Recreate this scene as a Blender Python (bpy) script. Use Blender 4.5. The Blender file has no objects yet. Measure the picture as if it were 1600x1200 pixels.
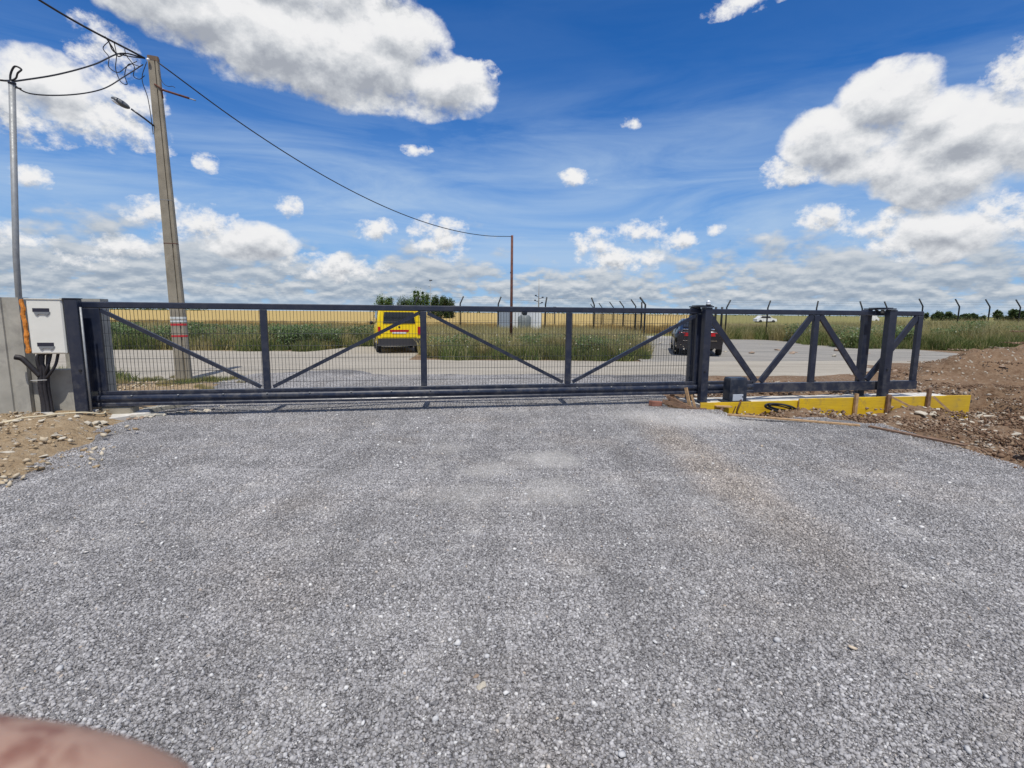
import bpy, bmesh, math, random
import numpy as np
from mathutils import Vector, Matrix, noise as mnoise
R = math.radians
random.seed(7); rng = np.random.default_rng(7)
SC = bpy.context.scene
COL = SC.collection

# ------------------------------------------------------------------ camera
cam_d = bpy.data.cameras.new('camera'); cam = bpy.data.objects.new('camera', cam_d); COL.objects.link(cam)
cam_d.sensor_width = 36; cam_d.lens = 18.0
cam_d.clip_start = 0.004; cam_d.clip_end = 9000
cam.matrix_world = Matrix.Translation((0, 0, 1.6)) @ Matrix.Rotation(R(90 - 7.93), 4, 'X') @ Matrix.Rotation(math.atan(.0095), 4, 'Z')
cam_d.dof.use_dof = True; cam_d.dof.focus_distance = 8.0; cam_d.dof.aperture_fstop = 20.0
SC.camera = cam

# ------------------------------------------------------------------ light
SUN_EL, SUN_AZ = 66.0, 5.0        # behind the camera, a touch to the right
sd = Vector((math.sin(R(SUN_AZ)) * math.cos(R(SUN_EL)), -math.cos(R(SUN_AZ)) * math.cos(R(SUN_EL)), math.sin(R(SUN_EL))))
sun_d = bpy.data.lights.new('sun', 'SUN'); sun_d.energy = 3.9; sun_d.angle = R(.53); sun_d.color = (1, .95, .865)
sun = bpy.data.objects.new('sun', sun_d); COL.objects.link(sun)
sun.rotation_euler = (-sd).to_track_quat('-Z', 'Y').to_euler()
SC.view_settings.view_transform = 'Standard'; SC.view_settings.look = 'None'
SC.view_settings.exposure = 0; SC.view_settings.gamma = 1; SC.view_settings.use_curve_mapping = False
SC.cycles.max_bounces = 6; SC.cycles.transparent_max_bounces = 12

# ------------------------------------------------------------------ node helper
class NT:
    def __init__(s, tree): s.t = tree; s.n = tree.nodes; s.l = tree.links
    def new(s, typ, **kw):
        n = s.n.new(typ)
        for k, v in kw.items(): setattr(n, k, v)
        return n
    def put(s, sock, v):
        if v is None: return
        if isinstance(v, bpy.types.NodeSocket): s.l.new(v, sock)
        else:
            if isinstance(v, (tuple, list)) and len(v) == 3 and sock.type == 'RGBA': v = (*v, 1)
            sock.default_value = v
    def m(s, op, a, b=None, c=None, clamp=False):
        n = s.new('ShaderNodeMath', operation=op); n.use_clamp = clamp
        for i, v in enumerate((a, b, c)): s.put(n.inputs[i], v)
        return n.outputs[0]
    def vm(s, op, a, b=None, c=None):
        n = s.new('ShaderNodeVectorMath', operation=op)
        s.put(n.inputs[0], a); s.put(n.inputs[1], b); s.put(n.inputs[2], c)
        return n.outputs['Value'] if op in ('LENGTH', 'DOT_PRODUCT', 'DISTANCE') else n.outputs[0]
    def noise(s, vec, scale, detail=4, rough=.55, dist=0, col=False):
        n = s.new('ShaderNodeTexNoise'); s.put(n.inputs['Vector'], vec)
        n.inputs['Scale'].default_value = scale; n.inputs['Detail'].default_value = detail
        n.inputs['Roughness'].default_value = rough; n.inputs['Distortion'].default_value = dist
        return n.outputs['Color' if col else 'Fac']
    def vor(s, vec, scale, feature='F1', out='Distance'):
        n = s.new('ShaderNodeTexVoronoi', feature=feature); s.put(n.inputs['Vector'], vec)
        n.inputs['Scale'].default_value = scale
        return n.outputs[out]
    def mr(s, v, a, b, c=0., d=1., smooth=False):
        n = s.new('ShaderNodeMapRange'); n.interpolation_type = 'SMOOTHSTEP' if smooth else 'LINEAR'
        for i, x in enumerate((v, a, b, c, d)): s.put(n.inputs[i], x)
        return n.outputs[0]
    def mix(s, f, a, b, mode='MIX'):
        n = s.new('ShaderNodeMix', data_type='RGBA', blend_type=mode)
        s.put(n.inputs[0], f); s.put(n.inputs[6], a); s.put(n.inputs[7], b)
        return n.outputs[2]
    def ramp(s, f, stops, const=False):
        n = s.new('ShaderNodeValToRGB'); s.put(n.inputs[0], f); cr = n.color_ramp
        if const: cr.interpolation = 'CONSTANT'
        while len(cr.elements) < len(stops): cr.elements.new(.5)
        for e, (p, c) in zip(cr.elements, stops): e.position = p; e.color = (*c, 1)
        return n.outputs[0]
    def xyz(s, x=0., y=0., z=0.):
        n = s.new('ShaderNodeCombineXYZ')
        for i, v in enumerate((x, y, z)): s.put(n.inputs[i], v)
        return n.outputs[0]
    def sep(s, v):
        n = s.new('ShaderNodeSeparateXYZ'); s.put(n.inputs[0], v); return n.outputs
    def bump(s, h, strength=.5, dist=.01):
        n = s.new('ShaderNodeBump'); s.put(n.inputs['Height'], h)
        n.inputs['Strength'].default_value = strength; n.inputs['Distance'].default_value = dist
        return n.outputs[0]

# ------------------------------------------------------------------ world: Nishita sky with procedural cumulus
BLOBS = [(-30.1,24.5,7.4,2.6),(-23.4,23.6,8.3,3.6),(-15.9,23.4,8.6,4.3),(-7.2,21.4,6.0,3.2),(-12.0,26.0,6.3,2.9),(-3.6,22.7,2.6,1.6),(-31.5,26.5,6,2.4),(-24.7,29.0,13.3,2.9),(-13.0,29.2,3.7,1.8),
 (-36.4,20.0,2.4,2.0),(-39.9,16.5,4.0,2.3),(-36.4,14.9,3.5,2.2),(-43.5,14.8,3.5,2.4),(-41.3,13.7,3.1,1.6),(-35.1,17.5,2.3,2.6),
 (34.6,18.3,3.8,2.9),(31.0,15.4,4.8,3.0),(40.2,14.8,4.3,3.7),(27.0,13.1,2.7,1.7),(43.0,18.4,2.2,2.4),(39.7,11.6,6.1,2.9),(34.5,12.3,5.1,2.3),(28.7,14.6,2.6,1.6),(37.6,16.2,3.8,2.4),(46.0,14.2,5,5.5),
 (30.5,8.3,2.8,1.1),(34.0,7.7,3.3,1.4),(39.4,6.9,4.6,2.1),(42.8,7.3,2.6,2.2),(36.0,6.1,4.1,1.2),
 (13.4,9.2,2.6,1.6),(9.5,8.0,2.8,1.6),(16.7,8.2,2.5,1.1),(20.4,8.7,1.3,.9),(10.9,6.2,3.4,1.2),(14.2,6.7,3.3,1.2),
 (12.5,19.1,1.3,.75),(6.6,13.7,1.9,1.1),(-10.7,15.8,1.8,.6),(-23.6,10.2,1.5,1.1),(-30.2,13.3,1.2,.9),(-42.1,10.0,1.5,.9),(23.1,27.3,4.6,1.2),
 (-34.6,9.1,2.3,1.1),(-27.1,6.9,5.0,1.8),(-31.3,7.8,3.5,1.7),(-19.0,5.1,5.0,1.3),(-38.9,4.4,3.4,1.1),(-42.8,5.6,1.9,1.0),(-7.8,7.4,3.4,2.1),(-14.4,8.4,2.0,1.0),(-36.2,6.0,2.7,1.1),
 (60,16,13,6),(75,30,16,7),(-62,22,12,6),(-75,12,14,5)]
world = bpy.data.worlds.new('World'); SC.world = world; world.use_nodes = True
W = NT(world.node_tree); W.n.clear()
grp = bpy.data.node_groups.new('cloud_density', 'ShaderNodeTree')
grp.interface.new_socket('Dir', in_out='INPUT', socket_type='NodeSocketVector')
grp.interface.new_socket('Lift', in_out='INPUT', socket_type='NodeSocketFloat')
grp.interface.new_socket('Density', in_out='OUTPUT', socket_type='NodeSocketFloat')
grp.interface.new_socket('Low', in_out='OUTPUT', socket_type='NodeSocketFloat')
g = NT(grp); gi = g.new('NodeGroupInput'); go = g.new('NodeGroupOutput')
s3 = g.sep(gi.outputs[0])
az = g.m('MULTIPLY', g.m('ARCTAN2', s3[0], s3[1]), 57.29578)
el0 = g.m('MULTIPLY', g.m('ARCSINE', s3[2]), 57.29578)
el = g.m('ADD', el0, g.m('MULTIPLY', gi.outputs[1], g.m('ADD', .30, g.m('MULTIPLY', g.m('MAXIMUM', el0, 0.), .06))))
zr = g.m('SINE', g.m('MULTIPLY', el, 1 / 57.29578))
p = g.xyz(az, el, 0.)
pn = g.xyz(s3[0], s3[1], g.m('MULTIPLY', zr, 1.35))
warp = g.vm('SCALE', g.vm('SUBTRACT', g.noise(pn, 5., 3, .5, col=True), (.5, .5, .5))); g.n[-1].inputs['Scale'].default_value = 5.0
p = g.vm('ADD', p, warp)
def fieldof(blobs, kk=1.35, sm=.22):
    f = None
    for (a0, e0, ra, re) in blobs:
        q = g.vm('MULTIPLY_ADD', p, (1 / ra / kk, 1 / re / kk, 0), (-a0 / ra / kk, -e0 / re / kk, 0))
        v = g.m('SUBTRACT', 1., g.vm('LENGTH', q))
        f = v if f is None else g.m('SMOOTH_MAX', f, v, sm)
    return g.m('MAXIMUM', f, 0.)
bigf = fieldof([b for b in BLOBS if b[2] * b[3] > 8.5], 1.42); smf = fieldof([b for b in BLOBS if b[2] * b[3] <= 8.5], 1.6, .12)
n1 = g.noise(pn, 8., 9, .63)
vq = g.vm('ADD', pn, g.vm('MULTIPLY', g.noise(pn, 16, 3, .5, col=True), (.07, .07, .07)))
vb = g.vor(vq, 13.); vb2 = g.vor(vq, 31.)
puff = g.m('ADD', g.m('MULTIPLY', g.m('SUBTRACT', .42, vb), .34), g.m('MULTIPLY', g.m('SUBTRACT', .42, vb2), .17))
d1 = g.m('ADD', g.m('MULTIPLY', bigf, 1.45), g.m('ADD', g.m('MULTIPLY', g.m('SUBTRACT', n1, .5), 1.9), puff))
d1 = g.m('SUBTRACT', d1, g.mr(bigf, 0., .34, .95, .0))
nh = g.noise(pn, 26., 6, .66)
d1 = g.m('ADD', d1, g.m('MULTIPLY', g.m('SUBTRACT', nh, .5), .85))
d2 = g.m('ADD', g.m('MULTIPLY', smf, .92), g.m('ADD', g.m('MULTIPLY', g.m('SUBTRACT', nh, .5), 2.2), g.m('MULTIPLY', puff, .8)))
d2 = g.m('SUBTRACT', g.m('SUBTRACT', d2, .05), g.mr(smf, 0., .34, .85, .0))
# low cumulus bands all the way round, smaller and flatter towards the horizon
q1 = g.noise(g.xyz(s3[0], s3[1], g.m('MULTIPLY', zr, 1.9)), 11., 7, .56); q2 = g.noise(g.xyz(s3[0], s3[1], g.m('MULTIPLY', zr, 2.7)), 27., 6, .56)
lowmix = g.mr(el0, 2., 7.5, 0., 1.)
qm = g.m('ADD', g.m('MULTIPLY', q1, lowmix), g.m('MULTIPLY', q2, g.m('SUBTRACT', 1., lowmix)))
vlow = g.vor(g.xyz(s3[0], s3[1], g.m('MULTIPLY', zr, 2.2)), 30.)
d4 = g.m('ADD', g.m('MULTIPLY', g.m('SUBTRACT', qm, .5), 3.0), g.m('ADD', g.mr(el0, 1., 15., .72, -.95), g.m('MULTIPLY', g.m('SUBTRACT', .42, vlow), .35)))
bank = fieldof([(-33, 4.5, 17, 4.2), (33, 3.6, 15, 3.6), (-12, 4., 9, 2.6), (8, 3.0, 10, 2.0), (90, 5, 20, 4), (-90, 5, 20, 4), (150, 4, 25, 4), (-150, 4, 25, 4)], 1.3, .2)
d4 = g.m('ADD', d4, g.m('MULTIPLY', bank, .75))
# outside the photographed sector the same kind of scattered cumulus goes on overhead
hi = g.xyz(g.m('DIVIDE', s3[0], g.m('ADD', g.m('MAXIMUM', zr, 0.), .25)), g.m('DIVIDE', s3[1], g.m('ADD', g.m('MAXIMUM', zr, 0.), .25)), 3.3)
n3 = g.noise(hi, 1.1, 8, .55)
sector = g.m('MAXIMUM', g.mr(g.m('ABSOLUTE', az), 46., 56.), g.mr(el, 31., 37.))
d3 = g.m('MULTIPLY', g.mr(g.m('ADD', g.m('MULTIPLY', g.m('SUBTRACT', n3, .5), 2.4), .22), 0., 1.), sector)
d2 = g.m('SUBTRACT', d2, g.m('MULTIPLY', g.mr(bigf, 0., .2, 1., 0.), .10))
g.l.new(g.m('MAXIMUM', g.m('MAXIMUM', d1, d2), d3), go.inputs[0]); g.l.new(d4, go.inputs[1])

tc = W.new('ShaderNodeTexCoord'); D = W.vm('NORMALIZE', tc.outputs['Generated'])
sky = W.new('ShaderNodeTexSky', sky_type='NISHITA'); sky.sun_disc = False
sky.sun_elevation = R(SUN_EL); sky.sun_rotation = math.atan2(sd.x, sd.y); sky.air_density = 1.0; sky.dust_density = .2; sky.ozone_density = 5
skyc = W.mix(1., sky.outputs[0], (.20, .68, 1.20), 'MULTIPLY')
def dens(lift):
    n = W.new('ShaderNodeGroup'); n.node_tree = grp; W.put(n.inputs[0], D); n.inputs[1].default_value = lift
    return n.outputs
A0, A1 = dens(0.), dens(1.)
sz = W.sep(D)
a1 = W.m('POWER', W.mr(A0[0], .10, .72, smooth=True), .8)
def shade(o0, o1, k, tk, stops, gain):
    # lit from above: bright where the cloud thins upward, grey where more cloud stands above
    li = W.m('ADD', .56, W.m('MULTIPLY', W.m('SUBTRACT', o0, o1), k))
    li = W.m('SUBTRACT', li, W.m('MULTIPLY', W.mr(o1, .35, 1.9), tk), clamp=True)
    c = W.ramp(li, stops); c = W.vm('SCALE', c); W.n[-1].inputs['Scale'].default_value = gain
    return c
cl = shade(A0[0], A1[0], .55, .40, [(0., (.42, .45, .51)), (.2, (.56, .59, .64)), (.42, (.78, .80, .83)), (.64, (.97, .97, .98)), (1., (1., 1., 1.))], 8.9)
cl2 = shade(A0[1], A1[1], .6, .22, [(0., (.38, .46, .57)), (.35, (.52, .59, .68)), (.6, (.72, .77, .82)), (1., (.96, .97, .98))], 7.5)
a2 = W.m('MULTIPLY', W.mr(A0[1], .10, .75, smooth=True), W.mr(sz[2], .0, .03, .45, .90))
# thin cirrus streaks below mid height
cs = W.noise(W.vm('MULTIPLY', D, (1., 1.4, 6.)), 2.4, 7, .60, .7)
ci = W.m('MULTIPLY', W.mr(cs, .36, .66, 0.04, .72), W.mr(sz[2], .20, .42, 1., .06, smooth=True))
hz = W.mr(sz[2], -.02, .40, .76, .0, smooth=True)
c0 = W.mix(hz, skyc, (3.0, 4.8, 7.4))
c0 = W.mix(ci, c0, (4.4, 5.9, 7.9))
c0 = W.mix(a2, c0, cl2)
c0 = W.mix(a1, c0, cl)
bg = W.new('ShaderNodeBackground'); W.l.new(c0, bg.inputs[0]); bg.inputs[1].default_value = .10
world.cycles.sampling_method = 'MANUAL'; world.cycles.sample_map_resolution = 256
wo = W.new('ShaderNodeOutputWorld'); W.l.new(bg.outputs[0], wo.inputs[0])

# ------------------------------------------------------------------ materials
MATS = {}
def mat(name, col, rough=.6, metal=0., var=.0, vscale=8., bump=0., bscale=60., bdist=.004, spec=.5, stain=None, coord='Object'):
    if name in MATS: return MATS[name]
    m = bpy.data.materials.new(name); m.use_nodes = True; n = NT(m.node_tree); b = n.n['Principled BSDF']
    t = n.new('ShaderNodeTexCoord').outputs[coord]
    c = (*col, 1)
    if var:
        f = n.mr(n.noise(t, vscale, 5, .6), .3, .7)
        c = n.mix(f, tuple(x * (1 - var) for x in col), tuple(min(1, x * (1 + var)) for x in col))
    if stain:
        f = n.mr(n.noise(t, stain[1], 6, .65, .4), .52, .68)
        c = n.mix(f, c, stain[0])
    n.put(b.inputs['Base Color'], c)
    b.inputs['Roughness'].default_value = rough; b.inputs['Metallic'].default_value = metal
    b.inputs['Specular IOR Level'].default_value = spec
    if var: n.put(b.inputs['Roughness'], n.mr(n.noise(t, vscale * 3, 4), .3, .7, max(.05, rough - .1), min(1, rough + .12)))
    if bump: n.l.new(n.bump(n.noise(t, bscale, 5, .6), bump, bdist), b.inputs['Normal'])
    MATS[name] = m; return m
def rand_mat(name, stops, rough=.7, trans=0., var=0.):
    """colour picked per loose piece (stone, blade, leaf)"""
    m = bpy.data.materials.new(name); m.use_nodes = True; n = NT(m.node_tree); b = n.n['Principled BSDF']
    gm = n.new('ShaderNodeNewGeometry'); oi = n.new('ShaderNodeObjectInfo')
    r = n.m('FRACT', n.m('ADD', gm.outputs['Random Per Island'], n.m('MULTIPLY', oi.outputs['Random'], .37)))
    c = n.ramp(r, stops)
    if var:
        f = n.mr(n.noise(gm.outputs['Position'], var, 4, .6), .3, .7, .62, 1.3)
        c = n.vm('SCALE', c); n.l.new(f, n.n[-1].inputs['Scale'])
    n.put(b.inputs['Base Color'], c); b.inputs['Roughness'].default_value = rough
    b.inputs['Specular IOR Level'].default_value = .3
    if trans:
        tr = n.new('ShaderNodeBsdfTranslucent'); n.put(tr.inputs[0], c)
        mx = n.new('ShaderNodeMixShader'); mx.inputs[0].default_value = trans
        n.l.new(b.outputs[0], mx.inputs[1]); n.l.new(tr.outputs[0], mx.inputs[2])
        n.l.new(mx.outputs[0], n.n['Material Output'].inputs[0])
    MATS[name] = m; return m
paint = mat('anthracite_paint', (.018, .024, .044), .36, var=.12, vscale=3, bump=.05, bscale=300)
paint2 = mat('anthracite_paint_matt', (.018, .026, .044), .5, var=.15, vscale=4)
def dusty(m):
    n = NT(m.node_tree); b = n.n['Principled BSDF']; old = b.inputs['Base Color'].links[0].from_socket
    pos = n.new('ShaderNodeNewGeometry').outputs['Position']; z = n.sep(pos)[2]
    f = n.m('MULTIPLY', n.mr(n.noise(pos, 7., 7, .72), .46, .72), n.mr(z, .15, 1.2, .55, .14))
    n.put(b.inputs['Base Color'], n.mix(f, old, (.15, .14, .125)))
    n.put(b.inputs['Roughness'], n.mr(f, 0., .5, .30, .62))
dusty(paint); dusty(paint2)
wirem = mat('coated_wire', (.02, .024, .03), .45)
conc = mat('concrete', (.37, .355, .305), .9, var=.16, vscale=4, bump=.4, bscale=70, stain=((.22, .21, .19), 2.2))
conc_d = mat('weathered_concrete', (.30, .265, .20), .92, var=.22, vscale=3, bump=.5, bscale=50, stain=((.20, .175, .13), 1.5))
conc_w = mat('fresh_concrete', (.58, .56, .51), .85, var=.16, vscale=5, bump=.5, bscale=60, stain=((.34, .27, .2), 2.6))
white = mat('cabinet_white', (.74, .73, .66), .5, var=.04, vscale=5)
black = mat('black_rubber', (.012, .012, .014), .55)
cablem = mat('cable_black', (.015, .016, .02), .6)
galv = mat('galvanised', (.30, .31, .31), .55, .3, var=.15, vscale=12)
rust = mat('rusty_steel', (.12, .045, .03), .8, var=.4, vscale=12, bump=.3)
wood = mat('raw_wood', (.42, .27, .14), .8, var=.3, vscale=14, bump=.4, bscale=80)
wood_d = mat('old_wood', (.20, .12, .075), .85, var=.35, vscale=14, bump=.4, bscale=80)
orange = mat('orange_plastic', (.62, .22, .03), .7, var=.45, vscale=18, bump=.5, bscale=40)
hdpe = mat('grey_conduit', (.028, .025, .028), .6, var=.2, vscale=20)
glass = mat('dark_glass', (.012, .014, .017), .06, spec=.8)
yellowp = mat('van_yellow', (.90, .64, .006), .28, var=.03, vscale=2)
blackcar = mat('car_black', (.014, .013, .017), .18, spec=.7)
plast = mat('bumper_plastic', (.035, .033, .036), .6)
redl = mat('red_lens', (.42, .008, .012), .2)
platem = mat('plate_white', (.7, .7, .68), .4)
chrome = mat('chrome', (.8, .8, .8), .12, 1.)
rubber = mat('tyre_rubber', (.018, .018, .018), .85)
rim = mat('wheel_rim', (.35, .36, .38), .35, .7)
redt = mat('red_tape', (.55, .03, .035), .5, var=.15); whitet = mat('white_tape', (.72, .74, .70), .5, var=.1)
clear = mat('lamp_dome', (.72, .76, .80), .15, spec=.8)
cord = mat('beige_rope', (.60, .52, .36), .9)

def yellow_board():
    m = bpy.data.materials.new('yellow_formwork'); m.use_nodes = True; n = NT(m.node_tree); b = n.n['Principled BSDF']
    t = n.new('ShaderNodeTexCoord').outputs['Object']; oi = n.new('ShaderNodeObjectInfo')
    t2 = n.vm('ADD', t, n.vm('SCALE', n.xyz(5., 3., 7.))); n.l.new(oi.outputs['Random'], n.n[-2].inputs['Scale'])
    gr = n.noise(n.vm('MULTIPLY', t2, (1.5, 1., 30.)), 2.2, 5, .6, .3)
    c = n.mix(n.mr(gr, .3, .7), (.62, .385, .008), (.80, .54, .012))
    dirt = n.m('MAXIMUM', n.mr(n.noise(t2, 3.5, 7, .72), .53, .70), n.m('MULTIPLY', n.mr(oi.outputs['Random'], 0., 1., .25, .65), n.mr(n.noise(t2, 1.3, 5, .6), .40, .65)))
    c = n.mix(n.m('MULTIPLY', dirt, .8), c, (.30, .20, .09))
    n.put(b.inputs['Base Color'], c); b.inputs['Roughness'].default_value = .55
    n.l.new(n.bump(gr, .25, .003), b.inputs['Normal']); return m
yboard = yellow_board()

def tint_nodes(n, pos):
    """slow colour drift over the yard: paler worn patches, a tan streak"""
    sx = n.sep(pos); big = n.noise(pos, .55, 4, .6); mid = n.noise(pos, 2.6, 5, .6)
    warm = n.m('MULTIPLY', n.mr(n.noise(pos, .9, 4, .6), .50, .68), .28)
    u = n.m('ABSOLUTE', n.m('SUBTRACT', sx[0], n.m('ADD', 1.85, n.m('MULTIPLY', mid, .5))))
    streak = n.m('MULTIPLY', n.m('MULTIPLY', n.mr(u, .05, .55, 1., 0., True), n.mr(sx[1], 8.3, 6.5, 0., 1.)), n.mr(sx[1], 2.4, 4.6, 0.05, .75))
    warm = n.m('MAXIMUM', warm, streak)
    pale = 0.
    for (x, y, rr, k) in ((-.25, 5.06, .42, .8), (.39, 5.43, .5, .9), (.41, 4.42, .42, .8), (-.38, 4.32, .45, .6), (-.75, 5.92, .35, .5), (-1.04, 2.36, .22, .3), (-.7, 2.45, .2, .25), (-.3, 2.4, .2, .25), (2.6, 7.75, 1.0, 1.), (3.4, 7.75, .8, 1.), (2.0, 7.9, .7, .7)):
        d = n.vm('DISTANCE', n.vm('MULTIPLY', pos, (1, 1, 0)), (x, y, 0))
        v = n.m('MULTIPLY', n.mr(n.m('ADD', d, n.m('MULTIPLY', n.m('SUBTRACT', mid, .5), .9)), rr * .25, rr, 1., 0., True), k)
        pale = n.m('MAXIMUM', pale, v)
    track = n.noise(n.vm('MULTIPLY', pos, (1.5, .22, 1.)), 1.5, 3, .55)
    dust = n.mr(n.noise(pos, 1.9, 7, .72, .4), .54, .66)
    pale = n.m('MAXIMUM', pale, n.m('MULTIPLY', dust, .55))
    lum = n.m('ADD', n.mr(big, .3, .7, .88, 1.12), n.m('ADD', n.m('MULTIPLY', n.m('SUBTRACT', mid, .5), .6), n.m('MULTIPLY', n.m('SUBTRACT', track, .5), .6)))
    return warm, pale, lum
def gravel_mat(name, base_stops, is_stone):
    m = bpy.data.materials.new(name); m.use_nodes = True; n = NT(m.node_tree); b = n.n['Principled BSDF']
    gm = n.new('ShaderNodeNewGeometry'); pos = gm.outputs['Position']
    warm, pale, lum = tint_nodes(n, pos)
    if is_stone:
        oi = n.new('ShaderNodeObjectInfo')
        r = n.m('FRACT', n.m('ADD', gm.outputs['Random Per Island'], n.m('MULTIPLY', oi.outputs['Random'], .618)))
        c = n.ramp(r, base_stops)
        sp = n.noise(pos, 220, 3, .6)
        c = n.mix(.25, c, n.ramp(sp, [(.3, (.15, .15, .155)), (.7, (.58, .58, .59))]))
    else:
        v1 = n.new('ShaderNodeTexVoronoi'); n.put(v1.inputs['Vector'], n.vm('ADD', pos, n.vm('SCALE', n.noise(pos, 40, 2, .5, col=True)))); n.n[-2].inputs['Scale'].default_value = .02
        v1.inputs['Scale'].default_value = 85.; v1.inputs['Randomness'].default_value = 1.
        r = n.sep(v1.outputs['Color'])[0]
        c = n.ramp(r, base_stops)
        dk = n.mr(v1.outputs['Distance'], .25, .75, 1., .38)
        c = n.vm('SCALE', c); n.l.new(dk, n.n[-1].inputs['Scale'])
        n.l.new(n.bump(n.m('SUBTRACT', n.m('MULTIPLY', r, .6), v1.outputs['Distance']), .9, .012), b.inputs['Normal'])
    c = n.mix(n.m('MULTIPLY', warm, .75), c, n.mix(1., c, (1.20, 1.05, .87), 'MULTIPLY'))
    c = n.mix(n.m('MULTIPLY', pale, .55 if is_stone else .85), c, (.55, .53, .50))
    c = n.vm('SCALE', c); n.l.new(lum, n.n[-1].inputs['Scale'])
    n.put(b.inputs['Base Color'], c); b.inputs['Roughness'].default_value = .85; b.inputs['Specular IOR Level'].default_value = .25
    return m
GST = [(0., (.10, .095, .094)), (.15, (.205, .195, .190)), (.5, (.295, .283, .277)), (.8, (.375, .361, .354)), (.95, (.47, .455, .445)), (.992, (.66, .65, .62)), (1., (.46, .36, .26))]
stone_grey = gravel_mat('crushed_stone', GST, True)
gravel_base = gravel_mat('gravel_bed', [(0., (.11, .105, .104)), (.3, (.23, .22, .22)), (.65, (.34, .327, .325)), (.92, (.48, .467, .46)), (1., (.68, .66, .63))], False)

def soil_mat(name, cols, scale=1.0, stones=.5, tan=None):
    m = bpy.data.materials.new(name); m.use_nodes = True; n = NT(m.node_tree); b = n.n['Principled BSDF']
    pos = n.new('ShaderNodeNewGeometry').outputs['Position']; sx = n.sep(pos)
    a = n.noise(pos, 1.1 * scale, 6, .62, .3); a2 = n.noise(pos, 11 * scale, 6, .65)
    c = n.mix(n.mr(a, .35, .65), cols[0], cols[1]); c = n.mix(n.mr(a2, .35, .7, 0., .75), c, cols[2])
    if tan:  # pale dry earth left of the yard
        f = n.mr(n.m('ADD', sx[0], n.m('MULTIPLY', a, 1.2)), -3.4, -2.6, 1., 0.); c = n.mix(f, c, n.mix(n.mr(a2, .35, .7), tan[0], tan[1]))
    v = n.new('ShaderNodeTexVoronoi'); n.put(v.inputs['Vector'], n.vm('ADD', pos, n.vm('SCALE', n.noise(pos, 14, 2, .5, col=True)))); n.n[-2].inputs['Scale'].default_value = .06
    v.inputs['Scale'].default_value = 15.
    r = n.sep(v.outputs['Color'])[0]
    sm = n.m('MULTIPLY', n.mr(r, 1 - stones * .4, 1 - stones * .4 + .02), n.mr(v.outputs['Distance'], .42, .34))
    c = n.mix(sm, c, (.42, .37, .30))
    n.put(b.inputs['Base Color'], c); b.inputs['Roughness'].default_value = .95; b.inputs['Specular IOR Level'].default_value = .15
    h = n.m('ADD', n.m('MULTIPLY', a2, 1.2), n.m('ADD', n.m('MULTIPLY', sm, .6), n.m('MULTIPLY', n.noise(pos, 45, 4, .6), .5)))
    n.l.new(n.bump(h, .9, .05), b.inputs['Normal']); return m
soil = soil_mat('disturbed_soil', [(.12, .070, .040), (.22, .14, .086), (.29, .21, .14)], stones=.5, tan=[(.29, .205, .12), (.40, .31, .20)])
def road_mat(name, c1, c2, c3, rx=10.65):
    m = bpy.data.materials.new(name); m.use_nodes = True; n = NT(m.node_tree); b = n.n['Principled BSDF']
    pos = n.new('ShaderNodeNewGeometry').outputs['Position']
    mp = n.new('ShaderNodeMapping'); n.put(mp.inputs[0], pos); mp.inputs['Rotation'].default_value = (0, 0, -R(rx)); mp.inputs['Scale'].default_value = (.25, 1.6, 1)
    a = n.noise(mp.outputs[0], 1.0, 6, .62); f = n.noise(pos, 26, 5, .7)
    c = n.mix(n.mr(a, .35, .65), c1, c2); c = n.mix(n.mr(f, .52, .72, 0., .7), c, c3)
    n.put(b.inputs['Base Color'], c); b.inputs['Roughness'].default_value = .95; b.inputs['Specular IOR Level'].default_value = .15
    n.l.new(n.bump(f, .6, .02), b.inputs['Normal']); return m
roadm = road_mat('dusty_road', (.31, .28, .23), (.40, .365, .305), (.19, .175, .155))
lotm = road_mat('lot_gravel', (.22, .21, .19), (.33, .31, .275), (.11, .105, .10))
grassg = road_mat('meadow', (.17, .165, .055), (.24, .215, .08), (.27, .235, .10), 4)
wheatm = road_mat('wheat', (.40, .285, .10), (.48, .35, .135), (.33, .24, .09), 4)

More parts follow.
